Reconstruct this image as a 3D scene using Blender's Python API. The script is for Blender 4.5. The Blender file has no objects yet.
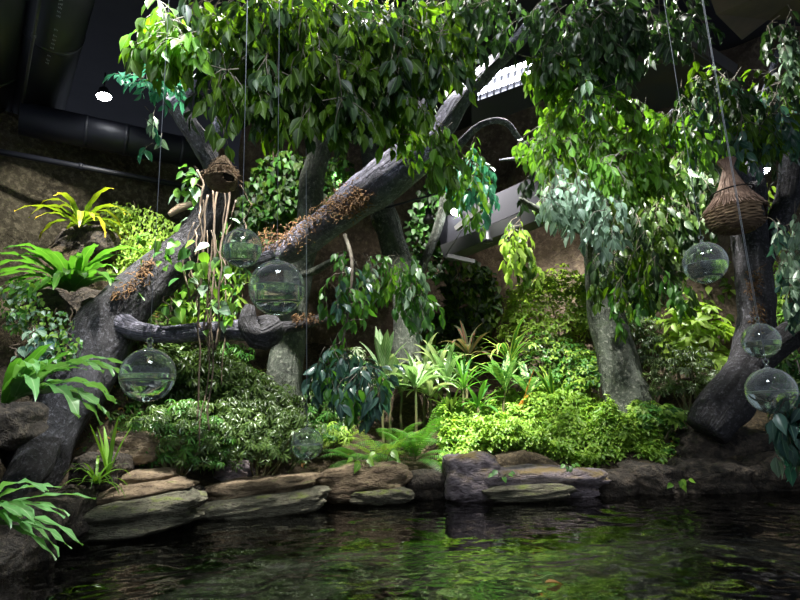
import bpy, math, random
import numpy as np
from mathutils import Vector, Matrix, noise as mn

S = bpy.context.scene
COL = S.collection
rng = np.random.default_rng(7)
random.seed(7)
PI = math.pi

# ------------------------------------------------------------------ camera
F = 560.0
CAM = np.array([0.0, 0.0, 1.1])
PITCH, ROLL = math.radians(12.0), math.radians(-2.2)
cam_d = bpy.data.cameras.new('camera')
cam_d.sensor_width = 36.0
cam_d.lens = F / 800.0 * 36.0
cam_d.clip_end = 200
cam = bpy.data.objects.new('camera', cam_d)
COL.objects.link(cam)
R_ = Matrix.Rotation(PI / 2 + PITCH, 3, 'X') @ Matrix.Rotation(ROLL, 3, 'Z')
cam.matrix_world = Matrix.Translation(Vector(CAM)) @ R_.to_4x4()
S.camera = cam
RM = np.array(R_)


def ray(px, py):
    return RM @ np.array([(px - 400) / F, (300 - py) / F, -1.0])


def P(px, py, d):
    r = ray(px, py)
    return CAM + r * (d / r[1])


def project(p):
    q = RM.T @ (np.asarray(p) - CAM)
    return 400 - F * q[0] / q[2], 300 + F * q[1] / q[2]


def PX(d):            # metres per pixel at depth d
    return d / F


def sm(a, b, x):
    t = np.clip((x - a) / (b - a), 0, 1)
    return t * t * (3 - 2 * t)


# ------------------------------------------------------------------ mesh builder
def nrm(v):
    v = np.asarray(v, float)
    return v / (np.linalg.norm(v, axis=-1, keepdims=True) + 1e-9)


class MB:
    def __init__(s):
        s.V, s.L, s.Sz, s.U, s.M, s.n = [], [], [], [], [], 0

    def add(s, verts, faces, uvs=None, mat=0):
        """faces: list of index tuples; uvs: per-vertex uv"""
        verts = np.asarray(verts, float)
        fl = [i for f in faces for i in f]
        sz = [len(f) for f in faces]
        fl = np.array(fl, int)
        s.V.append(verts); s.L.append(fl + s.n); s.Sz.append(np.array(sz, int))
        s.U.append(np.zeros((len(fl), 2)) if uvs is None else np.asarray(uvs, float)[fl])
        s.M.append(np.full(len(sz), mat, int)); s.n += len(verts)

    def place(s, proto, pos, R, scale, mat=0):
        """many copies of proto (verts, faces, uvs)"""
        pv, pf, pu = proto
        pos = np.asarray(pos, float); N = len(pos)
        if N == 0: return
        scale = np.asarray(scale, float)
        if scale.ndim == 1: scale = scale[:, None] * np.ones(3)
        loc = pv[None] * scale[:, None, :]
        W = np.einsum('nij,nkj->nki', R, loc) + pos[:, None, :]
        fl = np.array([i for f in pf for i in f], int); sz = np.array([len(f) for f in pf], int)
        k = len(pv)
        L = (fl[None] + (np.arange(N) * k)[:, None]).reshape(-1) + s.n
        s.V.append(W.reshape(-1, 3)); s.L.append(L); s.Sz.append(np.tile(sz, N))
        s.U.append(np.tile(pu[fl], (N, 1))); s.M.append(np.full(len(sz) * N, mat, int)); s.n += k * N

    def build(s, name, mats, parent=None, smooth=True):
        if not s.V: return None
        me = bpy.data.meshes.new(name)
        V = np.concatenate(s.V); L = np.concatenate(s.L); Z = np.concatenate(s.Sz)
        U = np.concatenate(s.U); M = np.concatenate(s.M)
        org = np.zeros(3)
        if parent is not None: org = np.array(parent.location)
        V = V - org
        me.vertices.add(len(V)); me.vertices.foreach_set('co', V.astype(np.float32).ravel())
        me.loops.add(len(L)); me.loops.foreach_set('vertex_index', L.astype(np.int32))
        st = np.concatenate([[0], np.cumsum(Z)[:-1]])
        me.polygons.add(len(Z)); me.polygons.foreach_set('loop_start', st.astype(np.int32))
        me.polygons.foreach_set('loop_total', Z.astype(np.int32))
        me.polygons.foreach_set('material_index', M.astype(np.int32))
        uv = me.uv_layers.new(name='UVMap'); uv.data.foreach_set('uv', U.astype(np.float32).ravel())
        me.update(calc_edges=True); me.validate()
        me.polygons.foreach_set('use_smooth', np.full(len(me.polygons), bool(smooth)))
        for m in (mats if isinstance(mats, (list, tuple)) else [mats]): me.materials.append(m)
        o = bpy.data.objects.new(name, me); COL.objects.link(o)
        if parent is not None: o.parent = parent
        return o


def tag(o, label=None, cat=None, group=None, kind=None):
    if label: o['label'] = label
    if cat: o['category'] = cat
    if group: o['group'] = group
    if kind: o['kind'] = kind
    return o


def thing(name, loc, label, cat, group=None, kind=None):
    o = bpy.data.objects.new(name, None); o.empty_display_size = .1
    COL.objects.link(o); o.location = Vector([float(c) for c in loc])
    return tag(o, label, cat, group, kind)


def frames(d, n):
    """rotation matrices N x 3 x 3 with columns x, y=d, z~n"""
    y = nrm(d); x = nrm(np.cross(y, n)); z = np.cross(x, y)
    return np.stack([x, y, z], axis=-1)


def smooth_path(pts, rad, step):
    pts = np.asarray(pts, float); rad = np.asarray(rad, float)
    n = len(pts); out, ro = [], []
    for i in range(n - 1):
        p0 = pts[max(i - 1, 0)]; p1 = pts[i]; p2 = pts[i + 1]; p3 = pts[min(i + 2, n - 1)]
        k = max(2, int(np.linalg.norm(p2 - p1) / step))
        for j in range(k):
            t = j / k
            out.append(.5 * ((2 * p1) + (-p0 + p2) * t + (2 * p0 - 5 * p1 + 4 * p2 - p3) * t * t + (-p0 + 3 * p1 - 3 * p2 + p3) * t ** 3))
            ro.append(rad[i] * (1 - t) + rad[i + 1] * t)
    out.append(pts[-1]); ro.append(rad[-1])
    return np.array(out), np.array(ro)


def tube(mb, pts, rad, sides=6, cap=True, ns=0.0, nf=2.0, seed=0, mat=0):
    pts = np.asarray(pts, float); n = len(pts)
    rad = np.ones(n) * rad if np.isscalar(rad) else np.asarray(rad, float)
    T = nrm(np.gradient(pts, axis=0))
    u = np.cross(T[0], [0.3, 0.2, 1.0]); u = u / (np.linalg.norm(u) + 1e-9)
    ang = np.arange(sides) / sides * 2 * PI
    V = []; UV = []
    l = 0
    for i in range(n):
        t = T[i]
        u = u - t * np.dot(u, t); u /= (np.linalg.norm(u) + 1e-9)
        w = np.cross(t, u)
        if i: l += np.linalg.norm(pts[i] - pts[i - 1])
        for k, a in enumerate(ang):
            r = rad[i]
            if ns:
                c = pts[i] + (u * math.cos(a) + w * math.sin(a)) * r
                q = Vector(c * nf) + Vector((seed * 3.1, seed * 1.7, 0))
                r *= 1 + ns * mn.noise(q) + ns * .5 * mn.noise(q * 2.7) + ns * .5 * mn.noise(Vector((math.cos(a) * 1.6 + seed, math.sin(a) * 1.6, l * .8)))
            V.append(pts[i] + (u * math.cos(a) + w * math.sin(a)) * r); UV.append((k / sides, l))
    Fc = []
    for i in range(n - 1):
        for k in range(sides):
            a = i * sides + k; b = i * sides + (k + 1) % sides
            Fc.append((a, b, b + sides, a + sides))
    if cap:
        Fc.append(tuple(range(sides))[::-1]); Fc.append(tuple((n - 1) * sides + k for k in range(sides)))
    mb.add(V, Fc, UV, mat)


def lathe(mb, prof, c, sides=32, axis=None, mat=0, closed=False):
    """prof: list of (r, z)"""
    c = np.asarray(c, float)
    V = []
    R = np.eye(3) if axis is None else frames(np.array([axis]), np.array([[.13, 1, .2]]))[0][:, [0, 2, 1]]
    if axis is not None: R[:, 1] *= -1
    for r, z in prof:
        for k in range(sides):
            a = 2 * PI * k / sides
            V.append(c + R @ np.array([r * math.cos(a), r * math.sin(a), z]))
    Fc = []
    for i in range(len(prof) - 1):
        for k in range(sides):
            a = i * sides + k; b = i * sides + (k + 1) % sides
            Fc.append((a, b, b + sides, a + sides))
    if prof[0][0] > 1e-5: Fc.append(tuple(range(sides))[::-1])
    if prof[-1][0] > 1e-5: Fc.append(tuple((len(prof) - 1) * sides + k for k in range(sides)))
    mb.add(V, Fc, None, mat)


def box(mb, c, h, R=None, mat=0):
    c = np.asarray(c, float); h = np.asarray(h, float)
    V = np.array([[sx, sy, sz] for sx in (-1, 1) for sy in (-1, 1) for sz in (-1, 1)], float) * h
    if R is not None: V = V @ np.asarray(R).T
    mb.add(V + c, [(0, 1, 3, 2), (4, 6, 7, 5), (0, 4, 5, 1), (2, 3, 7, 6), (0, 2, 6, 4), (1, 5, 7, 3)], None, mat)


# ------------------------------------------------------------------ materials
def mat(name):
    m = bpy.data.materials.new(name); m.use_nodes = True
    nt = m.node_tree; nt.nodes.clear()
    out = nt.nodes.new('ShaderNodeOutputMaterial')
    return m, nt, out


def N(nt, t, **kw):
    n = nt.nodes.new('ShaderNode' + t)
    for k, v in kw.items():
        if k in n.inputs: n.inputs[k].default_value = v
        else: setattr(n, k, v)
    return n


def rgba(c): return (c[0], c[1], c[2], 1)


def mixc(nt, fac, a, b):
    m = nt.nodes.new('ShaderNodeMix'); m.data_type = 'RGBA'
    if isinstance(fac, (int, float)): m.inputs[0].default_value = fac
    else: nt.links.new(fac, m.inputs[0])
    for s_, i in ((a, 6), (b, 7)):
        if isinstance(s_, tuple): m.inputs[i].default_value = rgba(s_)
        else: nt.links.new(s_, m.inputs[i])
    return m.outputs[2]


def ramp(nt, src, stops):
    r = nt.nodes.new('ShaderNodeValToRGB'); el = r.color_ramp.elements
    while len(el) < len(stops): el.new(.5)
    for e, (p, c) in zip(el, stops):
        e.position = p; e.color = rgba(c) if isinstance(c, tuple) else (c, c, c, 1)
    nt.links.new(src, r.inputs[0]); return r.outputs[0]


def math_(nt, op, a, b=None):
    m = nt.nodes.new('ShaderNodeMath'); m.operation = op
    for i, v in enumerate((a, b)):
        if v is None: continue
        if isinstance(v, (int, float)): m.inputs[i].default_value = v
        else: nt.links.new(v, m.inputs[i])
    return m.outputs[0]


def leafmat(name, a, b, trans=.45, rough=.38, rib=None, edge=None, spots=None, tip=None, tcol=None, stripes=None, spec=.5):
    m, nt, out = mat(name)
    geo = N(nt, 'NewGeometry'); uv = N(nt, 'UVMap'); sep = N(nt, 'SeparateXYZ')
    nt.links.new(uv.outputs[0], sep.inputs[0])
    c = mixc(nt, geo.outputs['Random Per Island'], a, b)
    ax = math_(nt, 'ABSOLUTE', math_(nt, 'SUBTRACT', sep.outputs[0], .5))
    if stripes:
        w = math_(nt, 'SINE', math_(nt, 'MULTIPLY', math_(nt, 'SUBTRACT', sep.outputs[1], math_(nt, 'MULTIPLY', ax, .5)), 60.0))
        c = mixc(nt, ramp(nt, math_(nt, 'ADD', math_(nt, 'MULTIPLY', w, .5), .5), [(.45, 0.0), (.6, 1.0)]), c, stripes)
    if spots:
        tc = N(nt, 'TexCoord'); no = N(nt, 'TexNoise', Scale=22.0, Detail=2.0); nt.links.new(tc.outputs['Object'], no.inputs[0])
        c = mixc(nt, ramp(nt, no.outputs[0], [(.47, 0.0), (.53, 1.0)]), c, spots)
    if edge:
        c = mixc(nt, ramp(nt, ax, [(.25, 0.0), (.33, 1.0)]), c, edge)
    if tip:
        c = mixc(nt, ramp(nt, sep.outputs[1], [(.4, 0.0), (.95, 1.0)]), c, tip)
    if rib:
        c = mixc(nt, ramp(nt, ax, [(.02, 1.0), (.06, 0.0)]), c, rib)
    p = N(nt, 'BsdfPrincipled', Roughness=rough); p.inputs['Specular IOR Level'].default_value = spec
    nt.links.new(c, p.inputs['Base Color'])
    tr = N(nt, 'BsdfTranslucent')
    tcc = mixc(nt, .65, c, tcol or (b[0] * 1.6, min(1, b[1] * 1.7), b[2] * .6))
    nt.links.new(tcc, tr.inputs[0])
    mx = N(nt, 'MixShader'); mx.inputs[0].default_value = trans
    nt.links.new(p.outputs[0], mx.inputs[1]); nt.links.new(tr.outputs[0], mx.inputs[2])
    nt.links.new(mx.outputs[0], out.inputs[0])
    return m


def rockmat(name, c1, c2, c3=None, scale=2.0, bump=.6, rough=.85, moss=None, strata=0.0, mossamt=.55, spec=.3):
    m, nt, out = mat(name)
    tc = N(nt, 'TexCoord'); mp = N(nt, 'Mapping'); nt.links.new(tc.outputs['Object'], mp.inputs[0])
    mp.inputs['Scale'].default_value = (1, 1, 1 + strata)
    n1 = N(nt, 'TexNoise', Scale=scale, Detail=8.0, Roughness=.65); nt.links.new(mp.outputs[0], n1.inputs[0])
    n2 = N(nt, 'TexNoise', Scale=scale * 5, Detail=6.0, Roughness=.7); nt.links.new(mp.outputs[0], n2.inputs[0])
    vo = N(nt, 'TexVoronoi', Scale=scale * 3.0); vo.feature = 'DISTANCE_TO_EDGE'
    w = N(nt, 'TexNoise', Scale=scale * 2, Detail=3.0); nt.links.new(mp.outputs[0], w.inputs[0])
    wv = mixc(nt, .25, mp.outputs[0], w.outputs[1]); nt.links.new(wv, vo.inputs[0])
    c = mixc(nt, ramp(nt, n1.outputs[0], [(.35, 0.0), (.65, 1.0)]), c1, c2)
    if c3: c = mixc(nt, ramp(nt, n2.outputs[0], [(.48, 0.0), (.66, 1.0)]), c, c3)
    if moss:
        geo = N(nt, 'NewGeometry'); sp = N(nt, 'SeparateXYZ'); nt.links.new(geo.outputs['Normal'], sp.inputs[0])
        f = math_(nt, 'MULTIPLY', ramp(nt, sp.outputs[2], [(.1, 0.0), (.8, 1.0)]), ramp(nt, n1.outputs[0], [(1 - mossamt, 0.0), (1 - mossamt + .1, 1.0)]))
        c = mixc(nt, f, c, moss)
    p = N(nt, 'BsdfPrincipled', Roughness=rough); p.inputs['Specular IOR Level'].default_value = spec
    nt.links.new(c, p.inputs['Base Color'])
    h = math_(nt, 'ADD', math_(nt, 'MULTIPLY', n1.outputs[0], 1.0), math_(nt, 'MULTIPLY', n2.outputs[0], .5))
    h = math_(nt, 'ADD', h, math_(nt, 'MULTIPLY', ramp(nt, vo.outputs[0], [(0, 0.0), (.08, 1.0)]), .08))
    b = N(nt, 'Bump', Strength=bump, Distance=.12); nt.links.new(h, b.inputs['Height'])
    nt.links.new(b.outputs[0], p.inputs['Normal']); nt.links.new(p.outputs[0], out.inputs[0])
    return m


def plain(name, c, rough=.5, metal=0.0, spec=.5, nscale=0, c2=None, emit=None, es=0, bump=0):
    m, nt, out = mat(name)
    p = N(nt, 'BsdfPrincipled', Roughness=rough, Metallic=metal); p.inputs['Base Color'].default_value = rgba(c)
    p.inputs['Specular IOR Level'].default_value = spec
    if nscale:
        tc = N(nt, 'TexCoord'); n1 = N(nt, 'TexNoise', Scale=nscale, Detail=5.0); nt.links.new(tc.outputs['Object'], n1.inputs[0])
        nt.links.new(mixc(nt, ramp(nt, n1.outputs[0], [(.35, 0.0), (.65, 1.0)]), c, c2 or c), p.inputs['Base Color'])
        if bump:
            b = N(nt, 'Bump', Strength=bump, Distance=.02); nt.links.new(n1.outputs[0], b.inputs['Height']); nt.links.new(b.outputs[0], p.inputs['Normal'])
    if emit:
        p.inputs['Emission Color'].default_value = rgba(emit); p.inputs['Emission Strength'].default_value = es
    nt.links.new(p.outputs[0], out.inputs[0])
    return m


M = {}
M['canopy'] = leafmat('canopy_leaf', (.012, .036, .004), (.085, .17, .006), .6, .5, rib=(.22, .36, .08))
M['canopy_dark'] = leafmat('shaded_canopy_leaf', (.008, .022, .008), (.028, .07, .016), .3, .5, rib=(.09, .16, .06))  # darker canopy leaf; shade of unlit crowns put into the colour
M['teal'] = leafmat('cool_lit_teal_leaf', (.05, .22, .13), (.09, .33, .20), .35, .4, rib=(.2, .45, .3), tcol=(.1, .5, .22))  # cyan tint of the cool light painted into the leaf
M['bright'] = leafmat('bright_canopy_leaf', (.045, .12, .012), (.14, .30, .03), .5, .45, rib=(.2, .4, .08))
M['pale'] = leafmat('pale_canopy_leaf', (.16, .25, .17), (.26, .38, .25), .25, .35, rib=(.4, .5, .38), tcol=(.3, .5, .25))
M['blue'] = leafmat('cool_lit_blue_leaf', (.02, .055, .05), (.07, .14, .11), .22, .28, rib=(.12, .2, .14), tcol=(.1, .35, .15))  # bluish cast of cool light put into the leaf colour
M['dark'] = leafmat('dark_shrub_leaf', (.034, .072, .014), (.09, .15, .03), .25, .32, rib=(.08, .14, .05), spec=.7)
M['lime'] = leafmat('lime_shrub_leaf', (.17, .29, .03), (.34, .49, .08), .38, .42, rib=(.3, .45, .1))
M['cover'] = leafmat('ground_cover_leaf', (.12, .25, .035), (.28, .43, .075), .36, .42)
M['creep'] = leafmat('creeping_leaf', (.12, .24, .025), (.30, .42, .06), .35, .45)
M['fern'] = leafmat('fern_leaf', (.03, .12, .02), (.09, .24, .035), .35, .45)
M['nestfern'] = leafmat('nest_fern_leaf', (.04, .15, .018), (.10, .28, .035), .35, .35, rib=(.25, .4, .1), spec=.6)
M['palefern'] = leafmat('pale_nest_fern_leaf', (.08, .24, .07), (.18, .38, .12), .3, .32, rib=(.35, .5, .25), spec=.6)
M['yellowfern'] = leafmat('yellow_nest_fern_leaf', (.14, .28, .02), (.24, .36, .02), .35, .4, rib=(.4, .45, .1), tip=(.55, .38, .02))
M['varieg'] = leafmat('variegated_leaf', (.03, .13, .02), (.06, .19, .03), .3, .35, edge=(.48, .56, .10))
M['spotted'] = leafmat('spotted_leaf', (.05, .18, .05), (.08, .24, .06), .3, .35, spots=(.42, .55, .22), rib=(.4, .52, .2))
M['prayer'] = leafmat('striped_leaf', (.10, .22, .09), (.16, .28, .12), .3, .4, stripes=(.34, .46, .24), rib=(.5, .6, .4))
M['silver'] = leafmat('silver_leaf', (.24, .32, .18), (.42, .50, .32), .25, .4, rib=(.6, .65, .5))
M['cordy'] = leafmat('purple_green_leaf', (.04, .07, .03), (.12, .10, .06), .3, .35, rib=(.5, .08, .1))
M['red'] = leafmat('red_leaf', (.45, .09, .02), (.55, .14, .03), .3, .4)
M['grass'] = leafmat('grass_leaf', (.08, .22, .02), (.18, .36, .03), .3, .35, rib=(.3, .45, .1))
M['dry'] = leafmat('dry_leaf', (.30, .13, .03), (.45, .24, .06), .2, .6)
M['twig'] = plain('twig_bark', (.20, .18, .14), .8, nscale=14, c2=(.09, .07, .05))
M['vine'] = plain('vine_bark', (.16, .11, .07), .8, nscale=9, c2=(.06, .045, .03))
M['stem'] = plain('green_stem', (.09, .13, .04), .6, nscale=9, c2=(.14, .10, .05))


def barkmat(name, c1, c2, c3, sc=3.0, moss=None):
    m, nt, out = mat(name)
    tc = N(nt, 'TexCoord')
    n1 = N(nt, 'TexNoise', Scale=sc, Detail=10.0, Roughness=.75, Distortion=1.2); nt.links.new(tc.outputs['Object'], n1.inputs[0])
    n2 = N(nt, 'TexNoise', Scale=sc * 7, Detail=6.0, Roughness=.75); nt.links.new(tc.outputs['Object'], n2.inputs[0])
    uv = N(nt, 'UVMap'); mp = N(nt, 'Mapping'); mp.inputs['Scale'].default_value = (14, 1.3, 1); nt.links.new(uv.outputs[0], mp.inputs[0])
    n3 = N(nt, 'TexNoise', Scale=1.6, Detail=5.0, Distortion=1.0); nt.links.new(mp.outputs[0], n3.inputs[0])
    c = mixc(nt, ramp(nt, n1.outputs[0], [(.36, 0.0), (.62, 1.0)]), c1, c2)
    c = mixc(nt, ramp(nt, n2.outputs[0], [(.52, 0.0), (.66, 1.0)]), c, c3)
    if moss: c = mixc(nt, ramp(nt, n1.outputs[0], [(.56, 0.0), (.7, .8)]), c, moss)
    p = N(nt, 'BsdfPrincipled', Roughness=.8); p.inputs['Specular IOR Level'].default_value = .3
    nt.links.new(c, p.inputs['Base Color'])
    h = math_(nt, 'ADD', math_(nt, 'MULTIPLY', n3.outputs[0], 1.2), math_(nt, 'MULTIPLY', n2.outputs[0], .7))
    b = N(nt, 'Bump', Strength=1.0, Distance=.07); nt.links.new(h, b.inputs['Height'])
    nt.links.new(b.outputs[0], p.inputs['Normal']); nt.links.new(p.outputs[0], out.inputs[0])
    return m


M['bark'] = barkmat('grey_bark', (.06, .06, .075), (.16, .155, .20), (.33, .31, .41))
M['bark_green'] = barkmat('green_grey_bark', (.035, .04, .033), (.10, .115, .09), (.22, .23, .19), 2.2, moss=(.06, .09, .04))
M['bark_dark'] = barkmat('dark_grey_bark', (.018, .017, .018), (.045, .043, .048), (.13, .125, .145), 3.0)
M['moss'] = plain('orange_moss', (.18, .095, .03), .9, nscale=12, c2=(.09, .05, .025))
M['wallrock'] = rockmat('wall_rock', (.055, .046, .03), (.13, .11, .07), (.24, .205, .135), 2.2, 1.0)
M['backrock'] = rockmat('back_wall_rock', (.07, .052, .038), (.15, .11, .075), (.21, .16, .11), 1.6, .9)
M['soil'] = rockmat('soil', (.035, .027, .018), (.09, .066, .04), (.16, .12, .07), 4.0, 1.0)
M['rock_tan'] = rockmat('tan_rock', (.15, .11, .07), (.33, .25, .16), (.10, .07, .05), 2.6, 1.0, moss=(.16, .20, .05), strata=1.5, mossamt=.42)
M['rock_green'] = rockmat('green_rock', (.11, .11, .075), (.23, .21, .15), (.07, .06, .045), 2.8, 1.0, moss=(.19, .23, .06), strata=2.0, mossamt=.47)
M['rock_purple'] = rockmat('purple_grey_rock', (.20, .165, .185), (.42, .35, .37), (.14, .11, .12), 2.0, 1.0, moss=(.26, .19, .09), strata=1.2, mossamt=.55)
M['rock_dark'] = rockmat('dark_rock', (.022, .019, .016), (.065, .053, .043), (.12, .095, .07), 2.6, 1.0)
M['bed'] = rockmat('pond_bed_rock', (.04, .042, .038), (.15, .15, .125), (.32, .30, .26), 3.0, 1.0)
M['duct'] = plain('black_duct', (.008, .009, .014), .5, nscale=3, c2=(.011, .012, .019))
M['ceil'] = plain('black_ceiling', (.012, .012, .018), .9, nscale=2, c2=(.018, .017, .024))
M['metal'] = plain('black_metal', (.02, .02, .022), .4, .2)
M['beam'] = plain('grey_beam', (.06, .062, .062), .7, nscale=4, c2=(.04, .04, .043))
M['pipe'] = plain('grey_pipe', (.04, .04, .037), .6)
M['mark'] = plain('white_print', (.5, .5, .62), .6)
M['blue_plastic'] = plain('blue_plastic', (.03, .03, .4), .4)
M['white_leaf_clip'] = plain('yellow_clip', (.6, .4, .12), .5)
M['lampon'] = plain('lit_lamp', (1, 1, 1), .5, emit=(.93, .96, 1.0), es=60)
M['tubeon'] = plain('lit_tube', (1, 1, 1), .5, emit=(.80, .84, 1.0), es=22)
M['straw'] = plain('straw', (.33, .22, .16), .8, nscale=20, c2=(.20, .12, .085))
M['straw_dark'] = plain('dark_straw', (.24, .16, .09), .85, nscale=20, c2=(.12, .075, .04))
M['inside'] = plain('nest_shade_binding', (.02, .014, .01), .95)
M['cord'] = plain('clear_cord', (.45, .47, .52), .4)
M['wood'] = plain('pale_wood', (.45, .33, .22), .7, nscale=5, c2=(.32, .22, .14))


def glassmat():
    m, nt, out = mat('pale_rim_glass')
    g = N(nt, 'BsdfGlass', Roughness=0.0, IOR=1.5); g.inputs['Color'].default_value = (.98, 1, .99, 1)
    df = N(nt, 'BsdfDiffuse'); df.inputs[0].default_value = (.8, .85, .88, 1)
    lw = N(nt, 'LayerWeight', Blend=.25)
    f = math_(nt, 'ADD', math_(nt, 'MULTIPLY', lw.outputs['Facing'], .18), .018)  # white diffuse, stronger at the rim, paints the globe's bright edge
    mx = N(nt, 'MixShader'); nt.links.new(f, mx.inputs[0]); nt.links.new(g.outputs[0], mx.inputs[1]); nt.links.new(df.outputs[0], mx.inputs[2])
    nt.links.new(mx.outputs[0], out.inputs[0]); return m


def innerwater():
    m, nt, out = mat('globe_water')
    g = N(nt, 'BsdfGlass', Roughness=0.0, IOR=1.33); g.inputs['Color'].default_value = (.97, 1, .97, 1)
    nt.links.new(g.outputs[0], out.inputs[0]); return m


def watermat():
    m, nt, out = mat('pond_water')
    tc = N(nt, 'TexCoord'); mp = N(nt, 'Mapping'); mp.inputs['Scale'].default_value = (1, 1.25, 1); nt.links.new(tc.outputs['Object'], mp.inputs[0])
    n1 = N(nt, 'TexNoise', Scale=3.6, Detail=1.5, Distortion=.9); n2 = N(nt, 'TexNoise', Scale=11.0, Detail=.5, Distortion=.8)
    nt.links.new(mp.outputs[0], n1.inputs[0]); nt.links.new(mp.outputs[0], n2.inputs[0])
    h = math_(nt, 'ADD', math_(nt, 'MULTIPLY', n1.outputs[0], 1.0), math_(nt, 'MULTIPLY', n2.outputs[0], .2))
    b = N(nt, 'Bump', Strength=1.0, Distance=.004); nt.links.new(h, b.inputs['Height'])
    fr = N(nt, 'Fresnel', IOR=2.35); nt.links.new(b.outputs[0], fr.inputs['Normal'])
    gl = N(nt, 'BsdfGlossy', Roughness=.0); nt.links.new(b.outputs[0], gl.inputs['Normal'])
    rf = N(nt, 'BsdfTransparent'); rf.inputs[0].default_value = (.42, .44, .42, 1)
    mx = N(nt, 'MixShader'); nt.links.new(fr.outputs[0], mx.inputs[0]); nt.links.new(rf.outputs[0], mx.inputs[1]); nt.links.new(gl.outputs[0], mx.inputs[2])
    nt.links.new(mx.outputs[0], out.inputs[0]); return m


M['glass'] = glassmat(); M['gwater'] = innerwater(); M['water'] = watermat(); M['haze'] = plain('pale_water_line', (.55, .62, .5), .3)

# ------------------------------------------------------------------ terrain
def W(px, py):
    r = ray(px, py); t = -CAM[2] / r[2]
    return CAM + r * t


shore_px = [(-60, 566), (0, 546), (60, 536), (125, 528), (185, 516), (250, 509), (320, 501), (400, 497), (450, 496), (600, 493), (700, 491), (800, 488), (900, 486)]
sh = np.array([W(*p)[:2] for p in shore_px])
sh = np.vstack([[-9, 2.0], [-4.6, 3.2], sh, [12, sh[-1, 1] + .1]])
sh = sh[np.argsort(sh[:, 0])]


def ys(x): return np.interp(x, sh[:, 0], sh[:, 1])


ctrl = [(500, 453, 8.7), (550, 408, 10), (450, 425, 9.5), (600, 432, 9), (350, 467, 8.5), (330, 446, 9.2), (300, 425, 10), (250, 450, 8.4), (200, 472, 7.5),
        (200, 405, 9.5), (115, 435, 7), (115, 385, 7.8), (60, 430, 6.5), (75, 300, 7.4), (30, 305, 6.9), (80, 232, 8.2), (130, 275, 8.4), (170, 320, 9.2), (0, 340, 6),
        (0, 450, 5.4), (230, 350, 11), (400, 385, 11.5), (500, 392, 11.5), (600, 385, 11.5), (700, 445, 8.6), (780, 435, 8.6), (700, 375, 11), (800, 350, 11), (650, 430, 9.2),
        (-60, 300, 6.5), (-60, 480, 4.9), (900, 400, 9), (450, 340, 14), (300, 340, 14), (600, 340, 14), (900, 300, 12), (400, 455, 8.6)]
C3 = np.array([P(*c) for c in ctrl])
shc = np.array([[a, b + .05, .22] for a, b in sh if -4.6 < a < 12])
C3 = np.vstack([C3, shc])


def H(x, y):
    x = np.asarray(x, float); y = np.asarray(y, float)
    d2 = (x[..., None] - C3[:, 0]) ** 2 + (y[..., None] - C3[:, 1]) ** 2
    w = 1.0 / (d2 + .03) ** 1.7
    hl = (w * C3[:, 2]).sum(-1) / w.sum(-1)
    s = y - ys(x)
    t = sm(-.35, .1, s)
    Z = -.55 * (1 - t) + hl * t
    F_ = np.atleast_1d(Z).ravel(); xx = np.atleast_1d(x * 1.0).ravel(); y2 = np.atleast_1d(y * 1.0).ravel()
    for i in range(len(F_)):
        a = .08 if F_[i] > 0 else .05
        F_[i] += a * mn.noise(Vector((xx[i] * 1.7, y2[i] * 1.7, 0))) + a * .5 * mn.noise(Vector((xx[i] * 5, y2[i] * 5, 3)))
    return F_.reshape(np.shape(Z)) if np.ndim(Z) else float(F_[0])


def nz(x, y, z=0.0): return mn.noise(Vector((x, y, z)))


def ground_mesh():
    xs = np.linspace(-8, 9, 171); yy = np.concatenate([np.linspace(1.0, 5, 25)[:-1], np.linspace(5, 14.5, 110)])
    X, Y = np.meshgrid(xs, yy); Z = H(X, Y)
    nx = len(xs); V = np.stack([X.ravel(), Y.ravel(), Z.ravel()], 1)
    idx = np.arange(len(V)).reshape(X.shape)
    mb = MB(); Fc = np.stack([idx[:-1, :-1], idx[:-1, 1:], idx[1:, 1:], idx[1:, :-1]], -1).reshape(-1, 4)
    land = (Z[:-1, :-1].reshape(-1) > -.12)
    mb.add(V, [tuple(f) for f in Fc[land]], None, 0)
    mb2 = MB(); mb2.add(V, [tuple(f) for f in Fc[~land]], None, 0)
    tag(mb.build('ground', M['soil']), 'dark brown soil bank rising from the pond edge', kind='structure')
    tag(mb2.build('floor', M['bed']), 'greenish stony bed under the pond water', kind='structure')


ground_mesh()

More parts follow.
